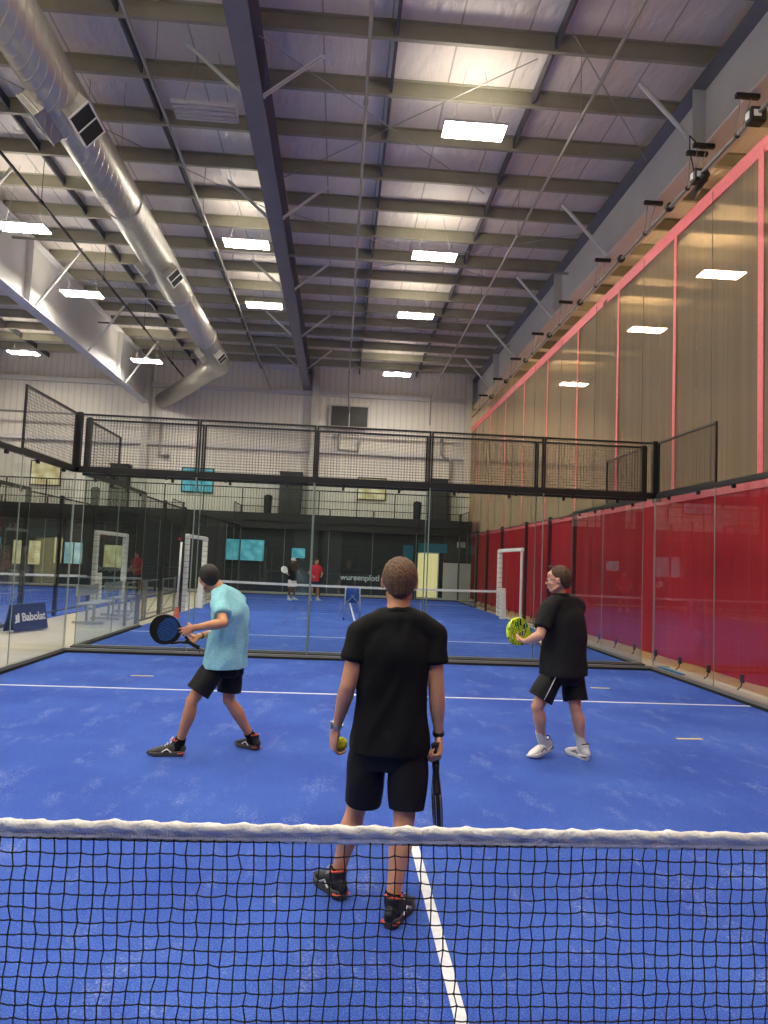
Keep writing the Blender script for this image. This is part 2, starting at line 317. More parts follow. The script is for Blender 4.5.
def copytree(o, parent=None):
    c = o.copy(); COL.objects.link(c)
    if parent: c.parent = parent
    for ch in list(o.children): copytree(ch, c)
    return c
def text_mesh(txt, size, M4, extrude=.004, bold=0):
    cu = bpy.data.curves.new('t', 'FONT'); cu.body = txt; cu.size = size; cu.extrude = extrude; cu.offset = bold; cu.align_x = 'CENTER'; cu.align_y = 'CENTER'
    o = bpy.data.objects.new('t', cu); COL.objects.link(o); bpy.context.view_layer.update()
    me = bpy.data.meshes.new_from_object(o.evaluated_get(bpy.context.evaluated_depsgraph_get())); bpy.data.objects.remove(o); me.transform(M4); me.materials.clear(); return me
def frameM(o, x, y):
    x = V(x).normalized(); y = V(y).normalized(); z = x.cross(y); m = Matrix((x, y, z)).transposed().to_4x4(); m.translation = V(o); return m

# ------------------------------------------------------------------ room shell
XL, XR, YB, YF, ZC = -21, 21, -10, 33, 11.2
struct(MB().b2((XL, YB, -.25), (5.62, YF, -.02)), 'floor', 'concrete')
struct(MB().b2((5.62, YB, -.25), (XR, YF, -.02)), 'floor', 'warmfloor')  # invented tan floor behind the curtain, coloured to bounce warm light upward
struct(MB().b2((XL, YB, ZC), (XR, YF, ZC+.2)), 'ceiling', 'insul')
struct(MB().b2((XL-.2, YB, -.25), (XL, YF, ZC+.2)), 'wall_left', 'wall')
struct(MB().b2((XR, YB, -.25), (XR+.2, YF, ZC+.2)), 'wall_right', 'wall')
struct(MB().b2((XL-.2, YB-.2, -.25), (XR+.2, YB, ZC+.2)), 'wall_back', 'dark')  # unseen wall, kept dark to weaken its reflection in the glass
struct(MB().b2((XL-.2, YF, -.25), (XR+.2, YF+.2, ZC+.2)), 'wall_front', 'wall')
# girts (horizontal bands on the far wall) and columns
for i, z in enumerate((6.9, 9.75)):
    struct(MB().b2((XL, YF-.22, z), (XR, YF, z+.2)), 'trim_%d' % (i+1), 'beam')
for x in (-10.1, -2.0, 5.6, 13.0, -17.5):
    struct(MB().b2((x-.16, YF-.45, -.02), (x+.16, YF-.42, ZC)).b2((x-.16, YF-.05, -.02), (x+.16, YF-.02, ZC)).b2((x-.012, YF-.42, -.02), (x+.012, YF-.05, ZC)), 'wall_column', 'lgrey')

# courts: turf slab with painted lines
def court(x0, y0, name, lines=True, w=10.0, L=20.0):
    t = struct(MB().b2((x0-w/2, y0, -.02), (x0+w/2, y0+L, 0)), name, 'turf')
    yn = y0+L/2
    for y in (yn-6.95, yn+6.95): struct(MB().b2((x0-w/2, y-.025, -.001), (x0+w/2, y+.025, .003)), 'court_line', 'line', t)
    struct(MB().b2((x0-.025, yn-7.15, -.001), (x0+.025, yn+7.15, .0032)), 'court_line', 'line', t)
    return t
c1 = court(0, -10, 'court_floor'); c2 = court(0, 10.5, 'court_floor'); c3 = court(-12.6, 10.5, 'court_floor')
for (x, y, w, a) in ((-3.15, 7.9, .3, .02), (3.32, 8.02, .28, 0), (3.16, 5.05, .28, .05), (-1.5, 18.3, .3, 0), (2.5, 19.0, .3, 0)):
    R = Matrix.Rotation(a, 3, 'Z'); struct(MB().box((x, y, .0015), (w, .045, .003), R), 'tape_mark', 'yline', c1 if y < 10 else c2)

# ------------------------------------------------------------------ roof steel
PY = [0.4+1.557*i for i in range(-6, 21) if 0.4+1.557*i < YF-.3]
PZ = 10.9
bays = [(XL, -10.25), (-10.15, -2.48), (-2.42, 5.98), (6.06, XR)]
for (a, b) in bays:
    for y in PY:
        prof = [(0, 0), (.085, 0), (.085, .012), (.012, .012), (.012, .29), (-.07, .29), (-.07, .3), (0, .3)]
        struct(MB().prism(prof, a, b, (0, y, PZ), (0, 1, 0), (0, 0, 1), (1, 0, 0)), 'roof_purlin', 'purlin')
for x in (0.1, 2.95, -4.75, -7.95, 8.6, 11.4, 14.5, -12, -15):   # dark strap lines between purlins
    struct(MB().b2((x-.025, YB, PZ+.05), (x+.025, YF, PZ+.26)), 'roof_strap', 'strapm')
def ibeam(x, z0, z1, half_b, half_t, web=.016, m='beam', mt=None, name='roof_beam', lam=True):
    root = empty(name, (x, 10, z0)); root['kind'] = 'structure'
    struct(MB().b2((x-web/2, YB, z0+.02), (x+web/2, YF, z1-.02)), 'web', m, root)
    struct(MB().b2((x-half_b, YB, z0), (x+half_b, YF, z0+.022)), 'flange', m, root)
    struct(MB().b2((x-half_t, YB, z1-.022), (x+half_t, YF, z1)), 'flange', mt or m, root)
    for y in (1.5, 10.4, 19.2, 28.0): 
        struct(MB().b2((x-half_b+.01, y-.008, z0+.022), (x+half_b-.01, y+.008, z1-.022)), 'stiffener', m, root)
    return root
bc = ibeam(-2.45, 9.98, PZ, .19, .19, m='beamd'); br_ = ibeam(6.05, 9.5, PZ, .27, .3, mt='beamd'); bl = ibeam(-10.2, 8.92, PZ, .2, .25)
BY = [10.3+4.67*i for i in range(-4, 5)]
def brace(p, q, parent, w=.075):
    mb = MB(); p = V(p); q = V(q); mb.bar(p, q, w, .006, (0, 1, 0)); mb.bar(p+V((0, w/2, 0)), q+V((0, w/2, 0)), .006, w, (0, 1, 0)); mb.bar(p-V((0, w/2, 0)), q-V((0, w/2, 0)), .006, w*.5, (0, 1, 0))
    mb.box(p, (.12, .1, .012)); mb.box(q, (.12, .1, .012)); struct(mb, 'brace', 'brace', parent)
for y in BY:
    brace((-2.28, y, 10.0), (-1.25, y+.1, PZ+.02), bc); brace((-2.62, y, 10.0), (-3.65, y+.1, PZ+.02), bc)
    mb = MB().tube([(5.95, y, 9.56), (4.75, y+.1, PZ+.02)], .045, 12); struct(mb, 'brace', 'brace', br_)
    mb = MB().tube([(-10.05, y, 8.98), (-8.8, y+.1, PZ+.02)], .045, 12); struct(mb, 'brace', 'brace', bl)
# thin diagonal rods in the roof plane
for (p, q) in (((-2.3, 9.7, 10.7), (2.6, 14.4, 10.7)), ((2.6, 9.7, 10.7), (-2.3, 14.4, 10.7)), ((-2.3, 16, 10.7), (5.8, 20.6, 10.7)), ((5.8, 16, 10.7), (-2.3, 20.6, 10.7)), ((3, 9, 10.7), (5.8, 12.5, 10.7)), ((-2.3, 22.3, 10.7), (5.8, 27, 10.7)), ((5.8, 22.3, 10.7), (-2.3, 27, 10.7)), ((-9.2, 9.7, 10.7), (-2.7, 16, 10.7)), ((-9.2, 22, 10.7), (-2.7, 27, 10.7))):
    struct(MB().tube([p, q], .011, 6), 'sway_rod', 'pipe')

# sprinkler and conduit pipes
def pipe(pts, r, label, m='pipe', group=None, fit=True, n=10):
    root = empty('ceiling_pipe', pts[0], label, 'pipe', group)
    build(MB().tube(pts, r, n), 'tube', m, root, smooth=True)
    a, b = V(pts[0]), V(pts[1]); L = (b-a).length; k = 0; d = (b-a).normalized()
    if fit:
        mb = MB(); t = 1.5
        while t < L:
            p = a+d*t; c = MB().tube([p-d*.05, p+d*.05], r*1.5, 8); build(c, 'coupling', m, root)
            build(MB().tube([p+V((0, 0, r)), (p.x, p.y, ZC)], .008, 5), 'hanger_rod', m, root); t += 4.67
pipe([(-.4, YB, 10.0), (-.4, 32.6, 9.9), (-.3, 32.7, 8.9)], .032, 'grey sprinkler pipe running beside the centre roof beam', 'pipe')
pipe([(3.5, YB, 10.0), (3.62, 32.0, 9.9), (3.62, 32.05, 8.4)], .032, 'grey sprinkler pipe slanting across the roof right of the row of four lit lamps', 'pipe')
pipe([(-4.15, YB, 10.0), (-4.2, 32.6, 9.9)], .03, 'grey sprinkler pipe between the big duct and the centre beam', 'pipe')
pipe([(-7.85, YB, 10.0), (-8.1, 32.0, 9.9)], .035, 'dark pipe between the spiral duct and the deep left beam', 'blackrub')
pipe([(-10.0, 17.8, 10.3), (5.8, 17.8, 10.3)], .04, 'cross pipe under the roof, the nearer of two', 'pipe', fit=False)
pipe([(-10.0, 25.0, 10.3), (5.8, 25.0, 10.3)], .04, 'cross pipe under the roof, the farther of two', 'pipe', fit=False)
pipe([(-20.5, 32.3, 8.1), (5.9, 32.3, 8.1)], .05, 'long pale pipe crossing the far wall above the fences', 'pipe', fit=False)

# spiral duct
DZ, DX, DR = 9.4, -5.62, .39
dr = empty('spiral_duct', (DX, 15, DZ), 'silver spiral air duct with boxed side grilles under the roof', 'air duct')
build(MB().tube([(DX, YB+.3, DZ), (DX, 12, DZ), (DX, 18.6, DZ)], DR*1.08, 40), 'duct_run', 'duct', dr, smooth=True)
build(MB().tube([(DX, 18.6, DZ), (DX, 19.0, DZ)], [DR*1.08, DR], 40), 'reducer', 'duct', dr, smooth=True)
build(MB().tube([(DX, 19.0, DZ), (DX, 26.4, DZ), (DX-.1, 27.0, DZ), (DX-.45, 27.5, DZ), (-9.4, 32.9, DZ-.3)], DR, 40), 'duct_run', 'duct', dr, smooth=True)
for y in (13.4, 23.0):
    build(MB().tube([(DX, y-.06, DZ), (DX, y+.06, DZ)], DR*1.13, 40), 'joint_band', 'duct', dr, smooth=True)
for y, s in ((9.95, 1.0), (16.7, .85), (24.4, .8)):
    for sd in (1, -1):
        ax = V((sd*.74, 0, -.67)); side = V((0, 1, 0)); upv = ax.cross(side); c = V((DX, y, DZ))
        R = Matrix((upv, side, ax)).transposed()
        bx = build(MB().box(c+ax*DR*.95, (.44*s, .85*s, .42), R), 'grille_box', 'duct', dr)
        e = c+ax*(DR*.95+.215)
        fm = MB()
        for q in (-1, 1):
            fm.box(e+side*q*.42*s, (.47*s, .035, .02), R); fm.box(e+upv*q*.22*s, (.03, .87*s, .02), R)
        fm.box(e, (.44*s, .03, .02), R)
        build(fm, 'grille_frame', 'lampbody', bx); build(MB().box(e-ax*.004, (.43*s, .82*s, .01), R), 'grille_mesh', 'hole', bx)
for y in (5, 12, 19.5, 25.5):
    build(MB().tube([(DX-.35, y, DZ), (DX-.35, y, ZC)], .006, 5).tube([(DX+.35, y, DZ), (DX+.35, y, ZC)], .006, 5), 'hanger_rod', 'pipe', dr)
d2 = copytree(dr); d2.location = (DX+22.5, 15, DZ); d2.name = 'spiral_duct'; d2['label'] = 'silver duct faintly visible behind the tan sheer curtain'

# ceiling lamps
def lamp(x, y, label, on=True, warm=False, z=10.0, group=None):
    if warm: group = group or 'warm lamps behind the sheer curtain'
    r = empty('ceiling_lamp', (x, y, z), label, 'light', group)
    build(MB().b2((x-.6, y-.27, z), (x+.6, y+.27, z+.05)), 'housing', 'lampbody', r, bevel=.01)
    if on:
        build(MB().b2((x-.58, y-.25, z-.012), (x+.58, y+.25, z-.001)), 'diffuser', 'lampw' if warm else 'lamp', r)
        build(MB().b2((x-.55, y-.22, z+.051), (x+.55, y+.22, z+.056)), 'uplight', 'lampupw' if warm else 'lampup', r)
    else:
        for k in range(4): build(MB().tube([(x-.58, y-.2+k*.133, z-.03), (x+.58, y-.2+k*.133, z-.03)], .022, 10), 'tube', 'off', r, smooth=True)
    for sx in (-.45, .45): build(MB().tube([(x+sx, y, z+.05), (x+sx*.4, y, ZC)], .006, 5), 'hanger_rod', 'pipe', r)
    build(MB().b2((x-.12, y-.05, z+.06), (x+.12, y+.05, z+.12)), 'driver_box', 'lampbody', r)
rows = [(10.85, 'nearest'), (16.55, 'second'), (21.3, 'third'), (29.0, 'farthest')]
for y, w in rows: lamp(1.7, y, 'lit white ceiling lamp right of the centre beam, %s of the four' % w)
lamp(-3.4, 10.9, 'unlit louvred tube lamp left of the centre beam, nearer one', on=False)
lamp(-3.35, 16.55, 'lit ceiling lamp between duct and centre beam, nearer one'); lamp(-3.35, 21.2, 'lit ceiling lamp between duct and centre beam, farther one')
lamp(-3.3, 29.0, 'unlit lamp left of the centre beam near the far wall', on=False)
for y, w in ((16.4, 'nearest'), (21.1, 'middle'), (29.0, 'farthest')): lamp(-8.7 if y < 17 else -8.83, -2.27+(y+2.27)*.955, 'lit ceiling lamp beside the deep left beam, %s of three' % w, z=9.6)
lamp(-14.4, 28.9, 'lit ceiling lamp beyond the deep left beam near the far wall')
for y, w in ((16.5, 'nearest'), (21.3, 'middle'), (29.0, 'farthest')): lamp(9.7, y, 'warm lamp glowing through the tan sheer curtain, %s of three' % w, warm=True)
for x in (-14.4, -8.8, -3.35, 1.7): 
    for y in (6.1, .4, -5.2): lamp(x, y, 'white ceiling lamp above the near court', group='lamps over the near court')
for y in (10.85, 5.0, -2): lamp(9.7, y, 'warm ceiling lamp of the hall behind the red curtain', warm=True, group='lamps of the neighbouring hall')
for y in (5.0, 12.5): lamp(17.5, y, 'warm ceiling lamp of the hall behind the red curtain', warm=True, group='lamps of the neighbouring hall')
for y in (12, 20.5): lamp(-14.4, y, 'white ceiling lamp above the left court', group='lamps over the left court')

# ------------------------------------------------------------------ divider curtain
CX, CY0, CY1 = 5.6, -7.0, 31.6
def sheet(y0, y1, z0, z1, amp, ny, nz, th=.004, ph=0):
    mb = MB(); vs = []
    for j in range(nz+1):
        z = z0+(z1-z0)*j/nz; a = amp*(1-.55*j/nz)
        for i in range(ny+1):
            y = y0+(y1-y0)*i/ny
            x = CX + a*math.sin(y*2.1+ph)+a*.5*math.sin(y*5.3+z*.6)+a*.35*noise.noise((y*1.3, z*.7, 3))
            vs.append((x, y, z))
    fs = [(j*(ny+1)+i, j*(ny+1)+i+1, (j+1)*(ny+1)+i+1, (j+1)*(ny+1)+i) for j in range(nz) for i in range(ny)]
    return mb.add(vs, fs)
cur = empty('divider_curtain', (CX, 12, .1), 'tall divider curtain, red vinyl below and tan sheer mesh above', 'curtain')
lower = build(sheet(CY0, CY1, .14, 3.05, .035, 300, 12), 'vinyl_panel', 'red', cur, smooth=True)
upper = build(sheet(CY0, CY1, 3.05, 8.15, .03, 300, 14), 'sheer_panel', 'sheer', cur, smooth=True)
build(MB().b2((CX-.02, CY0, 8.05), (CX+.02, CY1, 8.3)), 'top_band', 'redband', cur)
build(MB().b2((CX-.035, CY0, 2.99), (CX-.025+.02, CY1, 3.12)), 'middle_band', 'redband', cur)
for i in range(14):
    y = 7.79+2.757*(i-5)
    if y > CY1: break
    w = .05 if i != 5 else .07
    mb = MB()
    for k in range(10): mb.b2((CX-.04, y-w, 3.1+k*.5), (CX-.034, y+w, 3.1+k*.5+.502))
    build(mb, 'seam_webbing', 'redband', cur)
    if i < 13: build(MB().tube([(CX-.05, y+1.38, 3.1), (CX-.05, y+1.38, 8.2)], .006, 5), 'lift_cord', 'dgrey', cur)
for i in range(40):
    y = CY0+.5+i*.98
    build(MB().box((CX-.05, y, .17), (.03, .07, .12)).tube([(CX-.05, y, .12), (CX-.07, y, .05), (CX-.1, y+.05, .0)], .01, 6), 'hem_tie', 'black', cur)
rod = empty('curtain_winch', (CX, 10, 8.8), 'black motor winch on a steel rod above the red curtain', 'winch')
build(MB().tube([(CX, CY0, 8.8), (CX, CY1, 8.8)], .032, 12), 'drive_rod', 'steel', rod, smooth=True)
for y, dd in ((8.0, 0), (9.75, 1)):
    mo = build(MB().box((CX, y, 8.78), (.26, .2, .24)), 'motor', 'black', rod, bevel=.03)
    build(MB().box((CX-.135, y, 8.78), (.01, .1, .12)), 'data_plate', 'white', mo)
    build(MB().box((CX-.03, y-.105, 8.78), (.12, .01, .1)), 'data_plate', 'white', mo)
    if dd: build(MB().tube([(CX+.02, y-.2, 8.72), (CX+.14, y+.5, 8.7)], .075, 14), 'gearmotor', 'black', mo, smooth=True); build(MB().tube([(CX+.0, y-.05, 9.3), (CX-.28, y-.2, 9.4), (CX-.3, y-.25, 9.1), (CX-.12, y-.05, 8.85)], .012, 6), 'cable', 'blackrub', mo)
for y in (8.5, 9.9, 10.15, 12.0, 14.9, 17.85, 20.8, 23.8, 26.8, 29.8):
    mb = MB().box((CX+.16, y, 9.46), (.4, .08, .08)); b = build(mb, 'hanger_bracket', 'black', rod, bevel=.01)
    for sx in (-.06, .12): build(MB().tube([(CX+.1+sx, y, 9.44), (CX+sx*.3, y, 8.8)], .008, 6), 'drop_rod', 'steel', b)
    build(MB().ell((CX, y+.02, 8.8), (.05, .05, .05)), 'bearing', 'black', rod, smooth=True)
for y in (10.9, 13.3, 16.1, 18.9, 21.7, 24.6, 27.3): build(MB().tube([(CX, y-.04, 8.8), (CX, y+.04, 8.8)], .085, 16), 'cord_drum', 'black', rod, smooth=True)
struct(MB().b2((5.16, 10.45, -.02), (5.5, 31, .02)).b2((5.22, -10, -.02), (5.62, 31, -.005)), 'trim_6', 'concrete')
tag(build(MB().b2((5.27, 9.6, -.015), (5.37, 11.3, .012)), 'turf_offcut', 'bluescrap'), 'bright blue turf offcut strip by the corner of the glass', 'turf strip')

# ------------------------------------------------------------------ court enclosures
def wires(o, u, L, h, z0, s=.05, r=.0019, n=V((0, 0, 0))):
    mb = MB(); o = V(o); u = V(u); nu = int(L/s); nz = max(1, int(round(h/s)))
    for i in range(1, nu): p = o+u*(L*i/nu); mb.bar(p+V((0, 0, z0)), p+V((0, 0, z0+h)), 2*r)
    for j in range(1, nz): z = z0+h*j/nz; mb.bar(o+V((0, 0, z)), o+u*L+V((0, 0, z)), 2*r)
    return mb
def mesh_panel(parent, o, u, L, z0, h, s=.05, r=.0019, fw=.032):
    o = V(o); u = V(u); Z = V((0, 0, 1))
    fr = MB()
    for t in (fw/2, L-fw/2): fr.bar(o+u*t+Z*z0, o+u*t+Z*(z0+h), fw)
    for z in (z0+fw/2, z0+h-fw/2): fr.bar(o+u*fw+Z*z, o+u*(L-fw)+Z*z, fw)
    f = build(fr, 'mesh_frame', 'black', parent); build(wires(o, u, L, h, z0, s, r), 'wire_mesh', 'black', f); return f
def glass_run(parent, o, u, npan, pw, z0=.08, z1=3.0, nrm=(0, 1, 0), gapl=.012):
    o = V(o); u = V(u); n = V(nrm); Z = V((0, 0, 1))
    for i in range(npan):
        a = o+u*(i*pw+gapl/2); b = o+u*((i+1)*pw-gapl/2)
        g = build(MB().bar((a+Z*(z0+z1)/2), (b+Z*(z0+z1)/2), .012, z1-z0), 'glass_pane', 'glass', parent)
        for p, sg in ((a, 1), (b, -1)): build(MB().bar(p+Z*z0-u*sg*.002, p+Z*z1-u*sg*.002, .0022, .0125), 'pane_edge', 'edge', g)
    base = MB().bar(o+Z*.04, o+u*npan*pw+Z*.04, .05, .06); build(base, 'base_rail', 'steel', parent)
    build(MB().bar(o+Z*.01-n*.055, o+u*npan*pw+Z*.01-n*.055, .03, .05).bar(o+Z*.01+n*.055, o+u*npan*pw+Z*.01+n*.055, .03, .05), 'base_gasket', 'blackrub', parent)
    build(MB().bar(o+Z*(z1+.03)+n*.03, o+u*npan*pw+Z*(z1+.03)+n*.03, .06, .08), 'top_rail', 'black', parent)
    for i in range(npan*2):
        p = o+u*(pw*(i*.5+.25))+Z*(z1-.04)
        build(MB().box(p, (.045, .045, .06)).tube([p-n*.03, p+n*.03], .014, 8), 'glass_clamp', 'black', parent)
def back_wall(y, label, mesh_s=.05, top=True, x0=-5, sgn=1, w=10):
    r = empty('glass_back_wall', (x0+w/2, y, 0), label, 'court wall')
    glass_run(r, (x0, y, 0), (1, 0, 0), int(w/2), 2.0, nrm=(0, sgn, 0))
    for i in range(int(w/2)):
        mesh_panel(r, (x0+2*i+.005, y+.04*sgn, 0), (1, 0, 0), 1.99, 3.07, .93, mesh_s)
    for x in (x0, x0+w): build(MB().bar((x, y+.04*sgn, 0), (x, y+.04*sgn, 4.02), .07), 'corner_post', 'black', r) if sgn < 0 or y > 29 else build(MB().bar((x, y+.04, 3.0), (x, y+.04, 4.02), .08), 'corner_post', 'black', r)
    return r
back_wall(10.03, 'glass back wall with black mesh fence on top, nearest the players')
back_wall(10.5, 'second glass wall with mesh top close behind the first', .05)
back_wall(30.5, 'farthest glass end wall in front of the dark mezzanine', .1)
def side_wall(x, y0, dirn, label, full=True, mid=True, ms=.05):
    """glass 4 m at 3 m high, 2 m of mesh above; then posts and mesh panels; gates at the net"""
    r = empty('side_enclosure', (x, y0, 0), label, 'court wall'); u = (0, dirn, 0); nx = 1 if x > -1 else -1
    glass_run(r, (x, y0, 0), u, 2, 2.0, nrm=(nx, 0, 0))
    mesh_panel(r, (x+.04*nx, y0+.0*dirn, 0), u, 1.96, 3.07, .93, ms)
    return r
side_wall(-5, 10.0, -1, 'left glass side wall beside the beige walkway with mesh step on top')
side_wall(5, 10.0, -1, 'right glass side wall before the red curtain with mesh step on top')
def long_side(x, label, y0=10.5, nearmesh=True):
    nx = 1 if x > -1 else -1
    r = side_wall(x, y0, 1, label, ms=.06)
    glass_run(r, (x, y0+20, 0), (0, -1, 0), 2, 2.0, nrm=(nx, 0, 0)); mesh_panel(r, (x+.04*nx, y0+20, 0), (0, -1, 0), 1.96, 3.07, .93, .1)
    yy = [4, 6, 8.4, 11.6, 14, 16]
    for i, (a, b) in enumerate(zip(yy[:-1], yy[1:])):
        if i == 2: continue
        mesh_panel(r, (x+.04*nx, y0+a+.03, 0), (0, 1, 0), b-a-.06, .1, 2.9, .07, .0016, .035)
    mesh_panel(r, (x+.04*nx, y0+8.43, 0), (0, 1, 0), 3.14, 2.25, .75, .07, .0016, .035)
    for a in yy: build(MB().bar((x+.05*nx, y0+a, 0), (x+.05*nx, y0+a, 3.05), .09), 'fence_post', 'black', r)
    # padded gate frame
    for k, ya in enumerate((8.55, 11.45)):
        g = build(MB().bar((x-.03*nx, y0+ya, .02), (x-.03*nx, y0+ya, 2.25), .16 if (k == 1 or nx < 0) else .07), 'padded_post', 'pad', r, bevel=.02)
        for q in range(13): build(MB().box((x-.03*nx, y0+ya, .15+q*.165), (.166, .166, .012)), 'strap', 'padline', g) if (k == 1 or nx < 0) else None
    g = build(MB().bar((x-.03*nx, y0+8.5, 2.22), (x-.03*nx, y0+11.5, 2.22), .11, .11), 'padded_lintel', 'pad', r, bevel=.02)
    return r
long_side(-5, 'left fence of the far blue court with white padded gate frame')
long_side(5, 'right fence of the far court before the red curtain, white padded gate')
long_side(-7.6, 'fence across the beige walkway closing the left court, padded gate')
r3 = back_wall(10.5, 'glass back wall of the left court beyond the walkway', .1, x0=-17.6)
back_wall(30.5, 'far end wall of the left court before the dark mezzanine', .1, x0=-17.6)

# ------------------------------------------------------------------ nets
def net(x0, x1, y, label, s=.0395, r=.0021, h0=.92, hm=.88, hero=False):
    root = empty('padel_net', ((x0+x1)/2, y, 0), label, 'net')
    xm = (x0+x1)/2; hw = (x1-x0)/2
    zt = lambda x: hm+(h0-hm)*((x-xm)/hw)**2
    mb = MB()
    nx = int((x1-x0)/s); nz = int((hm-.06)/s)
    rn = random.Random(3)
    if hero:
        off = {}
        for i in range(nx+1):
            for j in range(nz+1): off[i, j] = (rn.gauss(0, .0022)+.006*noise.noise((i*.13, j*.2, 0)), .012*noise.noise((i*.07, j*.12, 5)), rn.gauss(0, .0018)+.008*noise.noise((i*.1, j*.1, 9)))
        def K(i, j):
            o = off[i, j]; x = x0+i*s; k = j/nz; return V((x+o[0]*(1-.6*(k > .95)), y+o[1], .03+(zt(x)-.05-.03)*k+o[2]*(k < .98)))
        for i in range(nx+1):
            if abs(x0+i*s+.2) < 2.6: mb.tube([K(i, j) for j in range(nz+1)], r, 5)
            else: mb.tube([K(i, 0), K(i, nz)], r, 4)
        for j in range(nz+1):
            pts = []
            for i in range(nx+1):
                pts.append(K(i, j))
                if i < nx and abs(x0+i*s+.2) < 2.6:
                    m_ = (K(i, j)+K(i+1, j))/2; pts.append(m_+V((0, 0, -.0022)))
            mb.tube(pts, r, 5)
        for i in range(nx+1):
            if abs(x0+i*s+.2) < 2.6:
                for j in range(nz+1): mb.box(K(i, j), (.0062, .0062, .0062), Matrix.Rotation(.78, 3, 'Y'))
    else:
        for i in range(nx+1): x = x0+i*s; mb.bar((x, y, .03), (x, y, zt(x)-.03), 2*r)
        for j in range(nz+1):
            for a in range(8):
                xa, xb = x0+(x1-x0)*a/8, x0+(x1-x0)*(a+1)/8; k = j/nz
                mb.bar((xa, y, .03+(zt(xa)-.08)*k), (xb, y, .03+(zt(xb)-.08)*k), 2*r)
    build(mb, 'netting', 'net', root)
    # white tape: rolled cable pocket on top, flat stitched skirt below
    if hero:
        vs = []; fs = []; n = 900; prof = [(-.003, -.053), (-.004, -.043), (-.0045, -.0315), (-.0075, -.027), (-.0125, -.019), (-.0135, -.010), (-.0095, -.001), (0, .003), (.0095, -.001), (.0135, -.010), (.0125, -.019), (.0075, -.027), (.0045, -.0315), (.004, -.043), (.003, -.053)]
        P = len(prof)
        for i in range(n+1):
            x = x0+(x1-x0)*i/n; zz = zt(x)
            for k, (py, pz) in enumerate(prof):
                roll = max(0, 1-abs(pz+.012)/.022)
                ph = x*62+pz*95+5*noise.noise((x*3, 0, 1))
                w = roll*(.0075*math.sin(ph)**3+.006*noise.noise((x*26, pz*60, 4)))
                w2 = (1-roll)*.0025*noise.noise((x*14, pz*20, 8))
                sc = 1+w/.013 if abs(py) > 1e-6 else 1
                vs.append((x, y+py*sc+w2, zz+pz+.003*noise.noise((x*4, 1, 2))+(w if pz > -.002 else 0)))
        for i in range(n):
            for k in range(P): k2 = (k+1) % P; fs.append((i*P+k, i*P+k2, (i+1)*P+k2, (i+1)*P+k))
        t = build(MB().add(vs, fs), 'net_tape', 'tape', root, smooth=True)
        st = MB()
        for i in range(560):
            x = -2.9+i*.0095
            st.bar((x, y-.0065, zt(x)-.034), (x+.0055, y-.0065, zt(x)-.034), .0016)
        build(st, 'stitching', 'stitch', t)
    else:
        tb = MB()
        for a in range(12):
            xa, xb = x0+(x1-x0)*a/12, x0+(x1-x0)*(a+1)/12; tb.bar((xa, y, zt(xa)-.03), (xb, y, zt(xb)-.03), .02, .07)
        build(tb, 'net_tape', 'tape', root)
    for x, sg in ((x0, -1), (x1, 1)):
        if hero: build(MB().tube([(x+.04*sg, y, 0), (x+.04*sg, y, h0+.03)], .035, 12), 'net_post', 'black', root, smooth=True)
        else:
            g = build(MB().bar((x+.02*sg, y-.02, .02), (x-.02*sg, y-.02, 1.0), .22, .2), 'padded_post', 'pad', root, bevel=.03)
            for q in range(7): build(MB().box((x+.02*sg*(1-q/4), y-.02, .1+q*.13), (.226, .206, .012)), 'strap', 'padline', g)
    return root
net(-4.9, 4.9, 0, 'nearest padel net with wrinkled white top tape, in front of the camera', hero=True)
net(-4.75, 4.75, 20.5, 'net of the far blue court with thin white tape', s=.06)
net(-17.3, -7.9, 20.5, 'net of the left court beyond the walkway', s=.09)

# ------------------------------------------------------------------ mezzanine and far wall fittings
mz = empty('mezzanine', (-5, 31, 0)); mz['kind'] = 'structure'
struct(MB().b2((XL, 31.0, -.02), (6.0, 31.15, 3.35)), 'wall_panel', 'darkwall', mz)
struct(MB().b2((XL, 30.9, 3.35), (6.0, YF, 3.72)), 'deck_edge', 'dark', mz)
struct(MB().b2((XL, 30.86, 3.0), (6.0, 31.0, 3.12)), 'ledger', 'dgrey', mz)
for x in (-7.4, -1.4, 3.0): struct(MB().b2((x-.1, 30.75, 0), (x+.1, 30.97, 3.35)), 'mezzanine_post', 'dark', mz)
struct(MB().b2((-2.6, 30.93, 0), (-.4, 31.0, 3.0)), 'wall_panel', 'dgrey', mz)
struct(MB().b2((4.35, 30.93, .1), (5.9, 31.0, 1.75)), 'wall_panel', 'lgrey', mz)
struct(MB().b2((4.35, 30.93, 1.8), (5.9, 31.0, 3.1)), 'wall_panel', 'dgrey', mz)
struct(MB().b2((5.72, 30.88, .1), (5.92, 30.93, 2.3)), 'trim_3', 'orangev', mz)
struct(MB().b2((XL, 30.88, 0), (6.0, 31.0, .12)), 'baseboard_front', 'lgrey', mz)
def framed(name, x0, x1, z0, z1, y, m, fm='black', w=.05, kind='structure', bars=0):
    r = empty(name, ((x0+x1)/2, y, z0)); r['kind'] = kind
    f = MB().b2((x0-w, y-.05, z0-w), (x0, y, z1+w)).b2((x1, y-.05, z0-w), (x1+w, y, z1+w)).b2((x0, y-.05, z0-w), (x1, y, z0)).b2((x0, y-.05, z1), (x1, y, z1+w))
    for i in range(bars): xx = x0+(x1-x0)*(i+1)/(bars+1); f.b2((xx-.02, y-.045, z0), (xx+.02, y, z1))
    build(f, 'window_frame', fm, r); build(MB().b2((x0, y-.02, z0), (x1, y-.01, z1)), 'pane', m, r); return r
framed('window_1', -5.65, -3.95, 1.5, 2.45, 30.95, 'cyanlit'); framed('window_2', -2.68, -2.07, 1.7, 2.15, 30.92, 'cyanlit')
